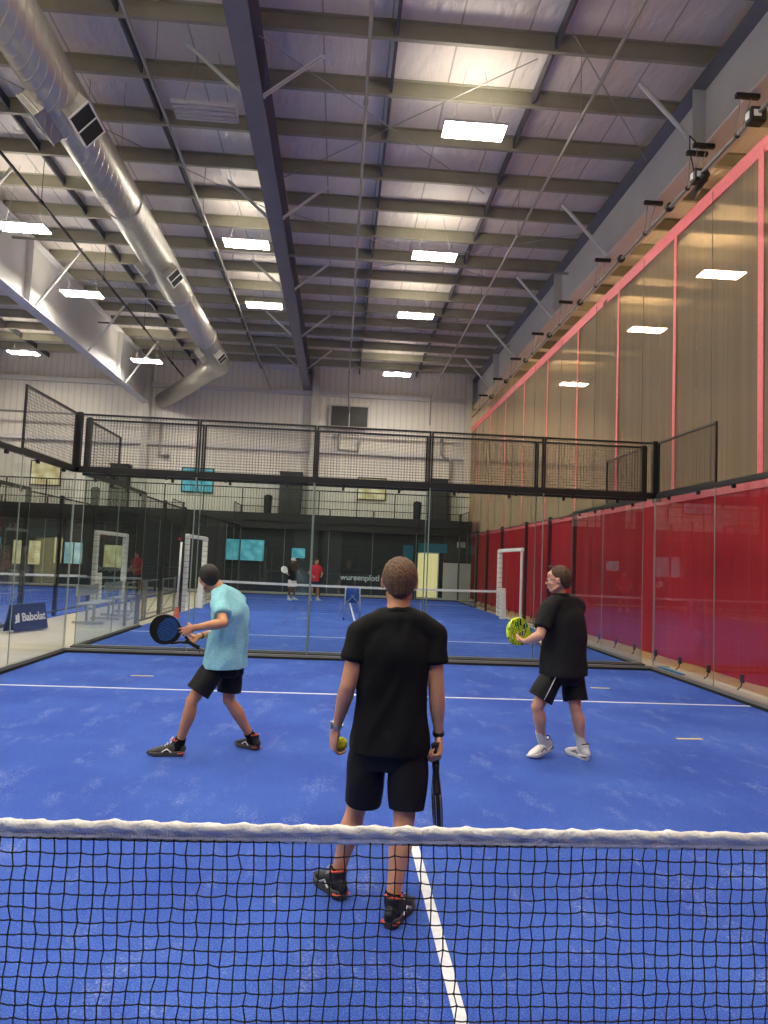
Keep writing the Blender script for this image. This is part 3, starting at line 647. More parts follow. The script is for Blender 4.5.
framed('window_3', -15.1, -14.6, .95, 2.0, 30.95, 'creamlit'); framed('window_4', -14.42, -13.9, .95, 2.0, 30.95, 'creamlit')
framed('window_5', -13.3, -12.95, 1.05, 2.2, 30.95, 'creamlit'); framed('window_12', -12.85, -12.05, 1.05, 2.0, 30.95, 'palelit', bars=1); framed('window_6', -11.1, -10.3, .95, 1.95, 30.95, 'creamlit')
framed('window_7', -16.8, -15.65, 0.1, 2.1, 30.95, 'cyanlit'); framed('window_8', 2.45, 3.1, 1.5, 2.5, 30.95, 'teal')
framed('door_1', 3.15, 4.08, .12, 2.15, 30.93, 'doorlit', 'lgrey'); struct(MB().b2((2.9, 30.9, 2.2), (4.5, 30.95, 2.62)), 'door_header', 'teal', mz)
framed('window_9', -8.25, -6.8, 4.73, 5.83, 32.95, 'cyanlit', bars=1); framed('window_10', -15.4, -14.05, 4.73, 5.83, 32.95, 'creamlit'); framed('window_11', .3, 1.63, 4.73, 5.75, 32.95, 'creamlit')
v = framed('louvre_vent', -1.2, .6, 8.25, 9.25, 32.75, 'dgrey', 'lgrey', .07, bars=1)
tag(build(MB().b2((4.97, 30.88, 2.48), (5.35, 30.93, 2.74)), 'wall_sign', 'sign'), 'small white sign high on the grey wall beside the red curtain', 'sign')
tag(build(text_mesh('wureenplotl', .37, frameM((.5, 30.93, .9), (1, -.0, 0), (0, 0, 1)), .01, .006), 'wall_lettering', 'sign'), 'white lettering on the dark wall behind the far court', 'lettering')
tag(build(text_mesh('PADEL CLUB'[0:5], .15, frameM((.1, 30.93, .62), (1, 0, 0), (0, 0, 1)), .01), 'wall_lettering', 'dgrey'), 'faint small lettering under the white wall lettering', 'lettering') if False else None
for x in (-11.3, -7.65): build(MB().box((x, 30.6, 2.35), (.25, .06, .12)), 'exit_light', 'redsign'); 
for o in [o for o in bpy.data.objects if o.name.startswith('exit_light')]:
    tag(o, 'small red light on the dark far wall, %s the left gate frame' % ('left of' if o.name == 'exit_light' else 'above'), 'light')
for i, (x0, x1, w) in enumerate(((-11.49, -10.65, 'beside the left wall column'), (-3.5, -2.45, 'left of the centre wall column'), (3.73, 4.64, 'nearest the red curtain'))):
    r = empty('tall_cabinet', ((x0+x1)/2, 32.5, 3.72), 'tall dark cabinet on the mezzanine ' + w, 'cabinet')
    build(MB().b2((x0, 32.2, 3.72), (x1, 32.75, 5.75)), 'body', 'dark', r, bevel=.02); build(MB().b2((x0-.03, 32.17, 5.75), (x1+.03, 32.78, 5.83)), 'top_cap', 'black', r)
    for s_ in (0, 1): xa = x0+.03+s_*(x1-x0-.03)/2; build(MB().b2((xa, 32.17, 3.85), (xa+(x1-x0)/2-.05, 32.2, 5.68)), 'door', 'dgrey', r)
for i, (x, w) in enumerate(((-11.9, 'left of the wall column'), (-3.95, 'near the centre cabinet'), (3.1, 'near the right cabinet'))):
    r = empty('waste_bin', (x, 31.6, 3.72), 'small dark bin behind the mezzanine railing ' + w, 'bin')
    build(MB().tube([(x, 31.6, 3.74), (x, 31.6, 4.5)], [.17, .2], 20), 'body', 'dark', r, smooth=False); build(MB().ell((x, 31.6, 4.52), (.2, .2, .1)), 'lid', 'black', r, smooth=True)
# railing in sections
secs = [-20.9+i*1.76 for i in range(16)]
for i, x in enumerate(secs[:-1]):
    a, b = x, secs[i+1]
    r = empty('railing_section', ((a+b)/2, 30.95, 3.72), 'dark mezzanine railing section with upright bars', 'railing', 'railing sections along the mezzanine edge')
    build(MB().b2((a-.025, 30.93, 3.72), (a+.025, 30.98, 4.85)), 'railing_post', 'black', r)
    build(MB().b2((a+.025, 30.93, 4.82), (b-.026, 30.98, 4.87)), 'top_rail', 'black', r); build(MB().b2((a+.025, 30.94, 4.36), (b-.026, 30.97, 4.385)), 'middle_rail', 'black', r)
    mb = MB()
    for k in range(1, 14): xx = a+(b-a)*k/14; mb.b2((xx-.007, 30.948, 3.74), (xx+.007, 30.962, 4.82))
    build(mb, 'upright_bars', 'black', r)
# downpipes on far wall
pp = tag(build(MB().tube([(4.35, 32.9, 7.9), (4.35, 32.8, 7.1), (4.45, 32.8, 6.95), (4.7, 32.8, 6.9), (4.82, 32.8, 6.75), (4.82, 32.8, 3.74)], .08, 12), 'downpipe', 'pipe', smooth=True), 'grey downpipe with a swan neck near the red curtain', 'pipe')
pp = tag(build(MB().tube([(-.75, 32.95, 7.9), (-.75, 32.75, 7.8), (-.75, 32.75, 7.1), (.2, 32.75, 7.05), (.25, 32.75, 7.5), (.25, 32.95, 7.55)], .07, 12), 'drain_pipe', 'pipe', smooth=True), 'bent grey pipe under the louvred vent on the far wall', 'pipe')
pp = tag(build(MB().tube([(-9.4, 32.95, 8.0), (-9.4, 32.8, 7.9), (-9.4, 32.8, 6.4), (-9.0, 32.8, 6.4), (-9.0, 32.95, 6.4)], .08, 12), 'drain_pipe', 'pipe', smooth=True), 'grey pipe stub beside the left wall column', 'pipe')

# ------------------------------------------------------------------ walkway things
# folded advertising board
o = V((-6.85, 13.05, 0)); ud = V((-.28, -1, 0)).normalized()*-1; nn = ud.cross(V((0, 0, 1)))
bd = empty('advertising_board', o, 'navy advertising board with white lettering on the beige walkway', 'sign')
upv = (V((0, 0, 1))-nn*.22).normalized()
mb = MB().bar(o-ud*.5+upv*.28+nn*.1, o+ud*.5+upv*.28+nn*.1, .02, .54, upv); build(mb, 'front_panel', 'navy', bd)
up2 = (V((0, 0, 1))+nn*.22).normalized(); build(MB().bar(o-ud*.5+up2*.28-nn*.16, o+ud*.5+up2*.28-nn*.16, .02, .54, up2), 'rear_panel', 'navy', bd)
face = o+nn*.113+upv*.28
build(text_mesh('Babolat', .235, frameM(face+ud*.1, ud, upv), .003, .004), 'lettering', 'white', bd)
mb = MB()
for k in (0, 1):
    c = face-ud*(.425+k*-.06)-upv*(.0); mb.prism([(-.02, -.09-k*.0), (.03, -.09), (.045, .09-.03*(1-k)), (-.005, .06+.03*k)], 0, .004, c+nn*.002, ud, upv, nn)
mb.prism([(-.09, -.1), (-.03, -.1), (-.02, -.07), (-.08, -.07)], 0, .004, face-ud*.385+nn*.002, ud, upv, nn)
build(mb, 'logo', 'white', bd)
def bench(x, y, label):
    r = empty('metal_bench', (x, y, 0), label, 'bench')
    build(MB().b2((x-.2, y-.75, .44), (x+.2, y+.75, .48)), 'seat', 'alu', r, bevel=.01)
    build(MB().b2((x-.26, y-.75, .62), (x-.23, y+.75, .86)), 'backrest', 'alu', r)
    for yy in (-.55, -.25, .25, .55): build(MB().bar((x+.1 if yy in (-.55, .55) else x-.15, y+yy, .0), (x+.1 if yy in (-.55, .55) else x-.15, y+yy, .45), .05), 'leg', 'alu', r)
    for yy in (-.6, .6): build(MB().bar((x-.35, y+yy, .03), (x+.35, y+yy, .03), .05), 'foot_bar', 'alu', r); build(MB().bar((x-.22, y+yy, .45), (x-.25, y+yy, .88), .035), 'back_support', 'alu', r)
bench(-6.2, 15.3, 'nearer aluminium bench on the beige walkway'); bench(-6.3, 17.6, 'farther aluminium bench on the beige walkway')
for i, (y, w) in enumerate(((14.6, 'nearest the glass'), (16.3, 'in the middle'), (18.0, 'nearest the padded gate'))):
    r = empty('barrier_rail', (-5.35, y, 0), 'low dark barrier rail along the walkway, ' + w, 'barrier')
    for yy in (y, y+1.5): build(MB().bar((-5.35, yy, 0), (-5.35, yy, 1.0), .06), 'post', 'steel', r)
    for z in (.97, .6, .12): build(MB().bar((-5.35, y, z), (-5.35, y+1.5, z), .035), 'rail', 'steel', r)
    build(MB().bar((-5.35, y+.1, .12), (-5.35, y+1.4, .6), .02), 'diagonal_strut', 'steel', r)
# broom like pole with red foot by the gate
pr = empty('marker_pole', (-4.75, 17.2, 0), 'thin white pole with red foot beside the left padded gate', 'pole')
build(MB().tube([(-4.75, 17.2, .25), (-4.74, 17.25, 2.0)], .028, 10), 'pole', 'white', pr, smooth=True); build(MB().tube([(-4.75, 17.2, 0), (-4.75, 17.2, .28)], [.1, .04], 12), 'foot', 'redacc', pr)
# folding ball cart
cx, cy = -.08, 18.5
bk = empty('ball_cart', (cx, cy, 0), 'folding ball cart with blue fabric bag on white metal legs', 'ball cart')
for sx in (-1, 1):
    for sy in (-1, 1): build(MB().tube([(cx+sx*.23, cy+sy*.2, .0), (cx+sx*.2, cy+sy*.16, .95)], .018, 8), 'leg', 'alu', bk, smooth=True); build(MB().tube([(cx+sx*.23, cy+sy*.2, 0), (cx+sx*.23, cy+sy*.2, .05)], .026, 8), 'rubber_foot', 'blackrub', bk)
bag = MB().limb([(cx, cy, .48), (cx, cy, .62), (cx, cy, .9)], [.15, .19, .2], [.12, .15, .16], n=24, cap='flat', sq=5)
build(bag, 'fabric_bag', 'bluefab', bk, smooth=True)
for sx in (-1, 1): build(MB().bar((cx+sx*.21, cy-.19, .45), (cx-sx*.05, cy-.18, .72), .018), 'cross_brace', 'alu', bk)

# ------------------------------------------------------------------ rackets
def racket(butt, head, facing, label, face='carbon', grip='gripk', rim='carbon', graphic=None, W=.13, name='padel_racket', bumper=None):
    """butt -> head end; facing = face normal"""
    b = V(butt); h = V(head); y = (h-b).normalized(); z = V(facing); z = (z-y*z.dot(y)).normalized(); x = y.cross(z)
    root = empty(name, b, label, 'racket')
    cen = b+y*.325
    def W_(u, v, w): return b+x*u+y*v+z*w
    n = 48; out = []
    for k in range(n):
        th = 2*PI*k/n; u = math.sin(th)*W*(1-.08*max(0, -math.cos(th))); v_ = .32+math.cos(th)*.137; out.append((u, v_))
    rings = []
    for w, sc in ((-.019, .955), (-.015, .985), (-.008, 1), (.008, 1), (.015, .985), (.019, .955)):
        rings.append([W_(u*sc, .32+(v_-.32)*sc, w) for u, v_ in out])
    mb = MB(); vs = [p for r_ in rings for p in r_]; fs = []
    for j in range(5):
        for k in range(n): k2 = (k+1) % n; fs.append((j*n+k, j*n+k2, (j+1)*n+k2, (j+1)*n+k))
    fs += [tuple(range(n))[::-1], tuple(5*n+k for k in range(n))]
    mb.add(vs, fs); hd = build(mb, 'racket_head', rim, root, smooth=False)
    if bumper:
        a_ = [W_(math.sin(t_)*W*1.012, .32+math.cos(t_)*.1388, 0) for t_ in [-1.25+2.5*i/30 for i in range(31)]]
        build(MB().tube(a_, .0035, 8, ref=tuple(z), ry=.004), 'bumper_strip', bumper, hd)
        for w_ in (-.012, .012): build(MB().tube([W_(math.sin(t_)*W*.998, .32+math.cos(t_)*.1375, w_) for t_ in [-2.4+4.8*i/50 for i in range(51)]], .0022, 6), 'rim_line', 'silver', hd)
    for w in (-1, 1):
        m2 = MB().add([W_(u*.93, .32+(v_-.32)*.93, .0195*w) for u, v_ in out]+[W_(u*.93, .32+(v_-.32)*.93, .0205*w) for u, v_ in out], [tuple(range(n)), tuple(range(n, 2*n))[::-1]]+[(k, (k+1) % n, (k+1) % n+n, k+n) for k in range(n)])
        me = m2.mesh('face_sheet'); fo = build(me, 'face_sheet', face, hd)
        if graphic:
            g = [W_(u*.8+.012, .30+(v_-.32)*.6, .021*w) for u, v_ in out]; build(MB().add(g+[p+z*.0006*w for p in g], [tuple(range(n)), tuple(range(n, 2*n))[::-1]]+[(k, (k+1) % n, (k+1) % n+n, k+n) for k in range(n)]), 'graphic', graphic, hd)
        hm = MB()
        for i in range(-4, 5):
            for j in range(-4, 5):
                if i*i+j*j*1.1 < 15: hm.tube([W_(i*.022, .325+j*.023, .0205*w), W_(i*.022, .325+j*.023, .0222*w)], .0055, 8)
        build(hm, 'hole_pattern', 'hole', hd)
    th = MB()
    for s_ in (-1, 1): th.limb([W_(.012*s_, .105, 0), W_(.035*s_, .16, 0), W_(.075*s_, .215, 0)], [.013, .012, .013], [.014, .016, .018], ref=tuple(x), n=12)
    build(th, 'throat', rim, root, smooth=True)
    build(MB().limb([W_(0, .0, 0), W_(0, .06, 0), W_(0, .125, 0)], [.0155, .015, .016], [.018, .0175, .018], ref=tuple(x), n=12, cap='flat', sq=3), 'grip', grip, root, smooth=True)
    build(MB().limb([W_(0, -.006, 0), W_(0, .008, 0)], [.02, .019], [.022, .021], ref=tuple(x), n=12, cap='flat'), 'butt_cap', 'gripk', root, smooth=True)
    build(MB().tube([W_(0, -.005, 0), W_(.01, -.04, .02)+V((0, 0, -.02)), W_(.02, -.05, .0)+V((0, 0, -.07)), W_(-.01, -.03, .01)+V((0, 0, -.05)), W_(0, -.005, .005)], .003, 6), 'wrist_strap', 'gripk', root)
    return root

# ------------------------------------------------------------------ people
def hand(mb, w, d, n, side, curl=(.5, .7, .5), spread=.06, scale=1.0, tcurl=.4):
    """wrist w, finger direction d, palm normal n (towards the palm side), side 'R'/'L'"""
    w = V(w); d = V(d).normalized(); n = V(n); n = (n-d*n.dot(d)).normalized(); t = d.cross(n) if side == 'R' else -(d.cross(n)); k = scale
    mb.limb([w-d*.02*k, w+d*.012*k, w+d*.05*k-n*.003*k, w+d*.088*k], [.026*k, .03*k, .040*k, .038*k], [.019*k, .018*k, .0155*k, .012*k], ref=tuple(t), n=16)
    mb.ell(w+d*.035*k+t*.022*k+n*.01*k, (.018*k, .022*k, .016*k))
    for i, (off, L, r) in enumerate(((.029, .074, .0088), (.0098, .082, .0092), (-.0095, .076, .0088), (-.028, .06, .0078))):
        p = w+d*.082*k+t*off*k; seg = (.44, .31, .25); a = 0; pts = [p-d*.02*k, p]; rr = [r*k*1.05, r*k]
        dd = (d+t*spread*(1.5-i)).normalized()
        for j in range(3):
            a += curl[j]*(1+.07*i); p = p+(dd*math.cos(a)+n*math.sin(a))*L*seg[j]*k; pts.append(p); rr.append(r*k*(1-.09*(j+1)))
        mb.limb(pts, rr, ref=tuple(t), n=10, sub=3)
    b = w+d*.022*k+t*.026*k+n*.006*k; td = (d*.62+t*.72+n*.3).normalized(); td2 = (d*.85+t*.3+n*(.3+tcurl)).normalized(); td3 = (d*.85-t*.05+n*(.45+tcurl)).normalized()
    mb.limb([b-td*.01*k, b+td*.034*k, b+td*.034*k+td2*.03*k, b+td*.034*k+td2*.03*k+td3*.024*k], [.013*k, .0115*k, .0105*k, .008*k], ref=tuple(n), n=10, sub=3)
    return t
def head(mb, c, f, up=(0, 0, 1), s=1.0):
    """c = eye-level centre of head; f = facing"""
    c = V(c); f = V(f).normalized(); u = V(up); u = (u-f*u.dot(f)).normalized(); x = f.cross(u); R = Matrix((x, f, u)).transposed()
    L = lambda a, b, z: c+R @ (V((a, b, z))*s)
    E = lambda p, r: mb.ell(L(*p), [q*s for q in r], R, 28, 18)
    E((0, -.012, .028), (.076, .098, .09)); E((0, -.03, .0), (.072, .078, .08)); E((0, .025, -.04), (.06, .066, .072)); E((0, .058, -.092), (.026, .024, .02)); E((0, .06, .045), (.055, .032, .035))
    E((0, .074, .018), (.048, .016, .009))
    mb.limb([L(0, .088, .012), L(0, .098, -.012), L(0, .1045, -.031)], [.008*s, .009*s, .0115*s], ref=tuple(x), n=10)
    for q in (-1, 1):
        E((q*.012, .1, -.034), (.008, .009, .007)); E((q*.04, .062, -.03), (.022, .024, .02))
        R2 = R @ Matrix.Rotation(q*-.35, 3, 'Z'); mb.ell(L(q*.084, -.008, -.008), (.009*s, .02*s, .031*s), R2); mb.ell(L(q*.089, -.016, .006), (.006*s, .011*s, .018*s), R2)
        mb.limb([L(q*.05, -.01, -.06), L(q*.045, .03, -.085), L(q*.015, .055, -.098)], [.018*s, .017*s, .016*s], ref=tuple(x), n=10)
    E((0, .088, -.062), (.024, .01, .0055)); E((0, .086, -.073), (.02, .01, .006))
    return L, R, x
def face_bits(parent, L, R, s, hairm, glasses=False):
    for q in (-1, 1):
        e = build(MB().ell(L(q*.031, .073, .002), (.0125*s, .0125*s, .0115*s), R), 'eye', 'eye', parent, smooth=True)
        build(MB().ell(L(q*.031, .0825, .002), (.0058*s, .0045*s, .0058*s), R), 'iris', 'iris', e, smooth=True)
        build(MB().limb([L(q*.015, .09, .022), L(q*.032, .088, .028), L(q*.05, .076, .022)], [.003*s, .004*s, .002*s], ref=(0, 0, 1), n=8), 'eyebrow', hairm, parent, smooth=True)
    build(MB().ell(L(0, .093, -.067), (.02*s, .0065*s, .006*s), R), 'lips', 'lips', parent, smooth=True)
    if glasses:
        g = MB()
        for q in (-1, 1):
            pts = [L(q*.034+.024*math.cos(a)*1.0, .1-.006*abs(q*.034+.024*math.cos(a))/.05, .0+.018*math.sin(a)) for a in [2*PI*k/16 for k in range(17)]]
            g.tube(pts, .003, 6, False); g.tube([L(q*.058, .096, .006), L(q*.076, .06, .006), L(q*.083, -.005, .004), L(q*.084, -.018, -.008)], .0022, 6)
        g.tube([L(-.011, .1, .004), L(.011, .1, .004)], .002, 6)
        gf = build(g, 'glasses', 'black', parent)
        for q in (-1, 1): build(MB().ell(L(q*.034, .097, 0), (.023*s, .0012, .017*s), R), 'lens', 'clear', gf, smooth=True)
def hair(parent, L, R, s, m, line, thick=.012, vox=.0045, top=0.0, quiff=0, bald=None):
    """thick shell over the skull above the hairline: line(y)->min z in head space"""
    n1, n2 = 96, 64; vs = []; keep = {}
    cen = V((0, -.014, .02))
    def rad(p, q): return V((p[0]*.0835, p[1]*.104, p[2]*.096))
    def row(th, ph, k):
        d = V((math.sin(ph)*math.cos(th), math.sin(ph)*math.sin(th), math.cos(ph)))
        base = V((d.x*.0775, d.y*.0985, d.z*.0925))+cen
        if base.z < -.02: base = V((d.x*.0735, min(0, d.y)*.099+max(0, d.y)*.09, d.z*.12))+cen
        t = thick*(1+top*max(0, d.z)+.25*noise.noise(d*7))
        fade = max(0, min(1, (base.z-line(base.y, base.x))/.045)); fade = math.sqrt(fade)
        if bald: fade *= bald(base)
        return base, d, fade, t
    outer = []; inner = []; fl = []
    for j in range(n2+1):
        ph = .02+(PI-.04)*j/n2
        for i in range(n1):
            b, d, f_, t = row(2*PI*i/n1, ph, 0)
            b2 = b+d*t*f_+(V((0, quiff, quiff*.3))*max(0, d.y)*max(0, d.z) if quiff else V((0, 0, 0)))
            outer.append(b2-d*.003*(1-f_)); inner.append(b-d*.006); fl.append(f_)
    mb = MB(); N_ = len(outer); vs = [L(*(p)) for p in outer]+[L(*(p)) for p in inner]; fs = []
    edge = {}
    for j in range(n2):
        for i in range(n1):
            i2 = (i+1) % n1; q = (j*n1+i, j*n1+i2, (j+1)*n1+i2, (j+1)*n1+i)
            if sum(fl[k] for k in q) > .02:
                fs.append(q[::-1]); fs.append(tuple(k+N_ for k in q))
                for a, b in zip(q, q[1:]+q[:1]): edge[(a, b)] = 1
    for (a, b) in edge:
        if (b, a) not in edge: fs.append((a, b, b+N_, a+N_))
    if True:
        fs.append(tuple(range(n1))) if fl[0] > 0 else None; fs.append(tuple(N_+k for k in reversed(range(n1)))) if fl[0] > 0 else None
    mb.add(vs, fs); me = mb.mesh('hair')
    bm = bmesh.new(); bm.from_mesh(me); bmesh.ops.delete(bm, geom=[v_ for v_ in bm.verts if not v_.link_faces], context='VERTS'); bm.to_mesh(me); bm.free()
    return build(me, 'hair', m, parent, smooth=True)
def shoe(parent, ankle, heel, toe, up=(0, 0, 1), upper='shoeblack', sole='white', acc='redacc', sock='blackcloth', sockh=.07, lace='silver', side='R', w=1.0, low=True, knee=None):
    h = V(heel); t = V(toe); y = (t-h).normalized(); z = V(up); z = (z-y*z.dot(y)).normalized(); x = y.cross(z); Ls = (t-h).length; k = Ls/.29
    W_ = lambda a, b, c: h+x*a*k*w*1.06+y*b*k+z*c*k*1.22
    mb = MB()
    ys = [0.0, .03, .075, .13, .19, .24, .278]; hw = [.024, .033, .034, .038, .046, .043, .022]; hh = [.03, .045, .043, .036, .027, .02, .014]; cz = [.048, .058, .055, .047, .038, .032, .026]
    cx_ = [0, 0, 0, -.003, -.005, -.004, 0] if side == 'R' else [0, 0, 0, .003, .005, .004, 0]
    mb.limb([W_(cx_[i], ys[i], cz[i]) for i in range(7)], [a*k*w for a in hw], [a*k for a in hh], ref=tuple(x), n=24, sub=4, sq=2.3)
    mb.limb([W_(0, .045, .075), W_(0, .05, .105)], [.034*k*w, .036*k*w], [.044*k, .047*k], ref=tuple(x), n=24, cap='flat')
    up_ = build(remesh(mb, .004*k, 3), 'shoe', upper, parent, smooth=True, loc=h)
    n = 40; out = []
    def outl(v_):
        tb = [(-.004, .0), (.0, .022), (.03, .036), (.08, .035), (.13, .037), (.19, .05), (.24, .048), (.275, .03), (.292, .0)]
        for (a, b), (c, d) in zip(tb[:-1], tb[1:]):
            if a <= v_ <= c: u_ = (v_-a)/(c-a); return b+(d-b)*(u_ if b > 0 and d > 0 else (math.sqrt(u_) if b == 0 else math.sqrt(1-u_)*1+0 if d == 0 else u_))
        return 0
    vv = [-.004+.296*(.5-.5*math.cos(PI*i/24)) for i in range(25)]
    pl = [(outl(v_), v_) for v_ in vv]+[(-outl(v_), v_) for v_ in vv[-2:0:-1]]
    sh = -.004 if side == 'R' else .004; N_ = len(pl)
    rings = []
    for zz, sc in ((0.0, .95), (.006, 1.0), (.022, 1.02), (.03, .97)):
        rings.append([W_(a*sc+sh*(b/.29), .145+(b-.145)*(1+(sc-1)*.4), zz+(.012*max(0, (b-.22)/.07) if zz < .02 else 0)+(.01*max(0, 1-b/.1) if zz > .02 else 0)) for a, b in pl])
    vs = [p for r_ in rings for p in r_]; fs = [(j*N_+i, j*N_+(i+1) % N_, (j+1)*N_+(i+1) % N_, (j+1)*N_+i) for j in range(3) for i in range(N_)]+[tuple(range(N_))[::-1], tuple(3*N_+i for i in range(N_))]
    build(MB().add(vs, fs), 'sole', sole, up_, smooth=True)
    # heel counter stripe, side marks, laces
    for s_ in (-1, 1):
        build(MB().tube([W_(s_*.0345, .04, .02), W_(s_*.036, .0, .024)+x*0, W_(s_*.02, -.006, .024)], .0055*k, 8), 'heel_stripe', acc, up_)
        build(MB().tube([W_(s_*.039, .09, .03), W_(s_*.04, .125, .052), W_(s_*.046, .165, .034)], .0055*k, 8), 'side_mark', lace, up_)
    build(MB().tube([W_(.036*math.cos(a), .05+.047*math.sin(a), .107+.012*max(0, -math.sin(a))) for a in [2*PI*i/20 for i in range(21)]], .0048*k, 8), 'collar', acc, up_, smooth=True)
    lm = MB()
    for i in range(5):
        b = .105+i*.021; zt = .094-i*.011; s_ = 1 if i % 2 else -1
        lm.tube([W_(-.022, b, zt-.006), W_(0, b+.006*s_, zt+.004), W_(.022, b, zt-.006)], .0032*k, 6)
    for s_ in (-1, 1): lm.tube([W_(0, .1, .1), W_(s_*.02, .09, .125), W_(s_*.038, .105, .11), W_(s_*.02, .11, .1)], .0025*k, 6)
    build(lm, 'laces', lace, up_)
    a = V(ankle); ax_ = (V(knee)-a).normalized() if knee else V((0, 0, 1)); top = a+ax_*sockh
    build(MB().limb([W_(0, .05, .045), (W_(0, .05, .06)+a*2)/3, a+ax_*sockh*.5, top], [.035*k, .041, .041, .043], [.048*k, .05, .045, .046], ref=tuple(x), n=20, cap=('round', 'flat')), 'sock', sock, parent, smooth=True)
    return up_
def person(label, P, root=(0, 0), skin='skin', shirt='blackcloth', shorts='shortcloth', vox=.005, fold=.006, seed=1, extras=None):
    """P: joint dictionary in metres"""
    g = {k: (V(v_) if isinstance(v_, tuple) and len(v_) == 3 and not isinstance(v_[0], tuple) else v_) for k, v_ in P.items()}
    sz = g.get('k', 1.0)
    rs = g['shR']-g['shL']; rs.z *= .3; rs.normalize(); rh = V(g['hipR'])-V(g['hipL']); rh.z = 0; rh.normalize()
    mb = MB()
    T = g['torso']   # list of (centre, half width, half depth, mix of shoulder/hip axis)
    pts = [V(t_[0]) for t_ in T]; refs = [tuple((rh*(1-t_[3])+rs*t_[3]).normalized()) for t_ in T]
    wa = [t_[1]*.94 for t_ in T]; wd = [t_[2]*.9 for t_ in T]
    mb.limb(pts, wa, wd, ref=refs, n=32, sub=5, sq=2.35, cap=('flat', 'round'))
    neck0 = g['neck0']; neck1 = g['neck1']
    mb.limb([neck0-(neck1-neck0)*.4, neck0, neck1, neck1+(neck1-neck0)*.25], [.07*sz, .063*sz, .058*sz, .058*sz], [.06*sz, .06*sz, .06*sz, .06*sz], ref=tuple(rs), n=20)
    shl = [g['shL'], g['shR']]; am = g.get('arm', 1.0)
    mb.limb([g['shL'], (g['shL']+neck0)/2+V((0, 0, .022)), neck0+V((0, 0, -.01)), (g['shR']+neck0)/2+V((0, 0, .022)), g['shR']], [.046*sz, .04*sz, .044*sz, .04*sz, .046*sz], [.048*sz]*5, ref=(0, 0, 1), n=16)
    for S in 'LR':
        s0, e, w = g['sh'+S], g['el'+S], g['wr'+S]
        mb.limb([s0, s0.lerp(e, .35), s0.lerp(e, .75), e], [.056*am, .05*am, .043*am, .04*am], ref=(0, 1, 0), n=18, sub=4)
        fd = (w-e).normalized()
        mb.limb([e, e.lerp(w, .25), e.lerp(w, .65), w], [.039*am, .043*am, .033*am, .026*am], [.039*am, .041*am, .03*am, .02*am], ref=tuple(g.get('tw'+S, V((0, 1, 0)))), n=18, sub=4)
        hd, hn, cu, spd = g['hand'+S]
        hand(mb, w, hd, hn, S, cu, spd, sz*g.get('handk', 1.0))
        h_, kn, an = g['hip'+S], g['kn'+S], g['an'+S]; lg = g.get('leg', 1.0)
        yb = (V((0, 0, 1)).cross(rh)).normalized()*-1   # backwards direction
        bk_ = -V((0, 0, 1)).cross(rh)
        mb.limb([h_+V((0, 0, .03)), h_.lerp(kn, .35), h_.lerp(kn, .75), kn], [.088*lg, .082*lg, .062*lg, .053*lg], ref=(1, 0, 0), n=22, sub=4)
        calf = kn.lerp(an, .32)+bk_*.014
        mb.limb([kn, kn.lerp(an, .1)+bk_*.004, calf, kn.lerp(an, .62)+bk_*.006, an, an+(an-kn).normalized()*.02], [.053*lg, .051*lg, .058*lg, .044*lg, .033*lg, .03*lg], [.055*lg, .052*lg, .06*lg, .045*lg, .036*lg, .032*lg], ref=tuple(rh), n=22, sub=4)
    L, R, hx = head(mb, g['head'], g['face'], g.get('up', V((0, 0, 1))), .97*sz*g.get('hs', 1))
    base = V((root[0], root[1], 0))
    body = build(remesh(mb, vox, 3), 'person', skin, None, smooth=True, loc=base)
    tag(body, label, 'person')
    face_bits(body, L, R, .97*sz, g['hairm'], g.get('glasses', False))
    # shirt
    sm = MB(); ST = g['shirt']
    sm.limb([V(t_[0]) for t_ in ST], [t_[1] for t_ in ST], [t_[2] for t_ in ST], ref=[tuple((rh*(1-t_[3])+rs*t_[3]).normalized()) for t_ in ST], n=36, sub=5, sq=2.4, cap=('flat', 'round'))
    hz = ST[0][0][2]; sm.limb([V(ST[0][0])-V((0, 0, .05)), V(ST[0][0])+V((0, 0, .04))], [ST[0][1]]*2, [ST[0][2]]*2, ref=tuple(rh), n=36, sq=2.4, cap='flat'); hems = []
    sm.limb([g['shL'], (g['shL']+neck0)/2+V((0, 0, .02)), neck0+V((0, 0, -.018)), (g['shR']+neck0)/2+V((0, 0, .02)), g['shR']], [.06*sz, .056*sz, .06*sz, .056*sz, .06*sz], [.07*sz, .08*sz, .088*sz, .08*sz, .07*sz], ref=(0, 0, 1), n=20)
    sm.limb([T_t[0] for T_t in ((V(ST[-2][0])*.5+V(ST[-1][0])*.5, 0), (V(ST[-1][0])*.4+(g['shL']+g['shR'])*.3+V((0, 0, .0)), 0), (neck0+V((0, 0, -.02)), 0))], [.195*sz, .175*sz, .08*sz], [.11*sz, .098*sz, .075*sz], ref=tuple(rs), n=30, sub=6, sq=2.2)
    for S in 'LR':
        s0, e = g['sh'+S], g['el'+S]; q = g.get('slv', .62)
        sm.limb([s0, s0.lerp(e, q*.5), s0.lerp(e, q)], [.068*am, .064*am, .064*am], ref=(0, 1, 0), n=22, cap=('round', 'flat'))
        hems.append(s0.lerp(e, q))
    def dsp(co):
        y_ = co*3.2+V((seed*3.1, 0, 0)); return fold*(noise.noise((y_.x*2.2, y_.y*2.2, y_.z*1.6))+.7*noise.noise((co.x*13+seed, co.y*13, co.z*9-co.x*12)))+.011
    def wf(co):
        d = min((co-h_).length for h_ in hems); return max(.04, min(1, (d-.075)/.05))
    so = solid(build(cut(remesh(sm, vox*1.2, 3, dsp, wf, g.get('ssm', 60)), (0, 0, hz), (0, 0, -1)), 'shirt', shirt, body, smooth=True))
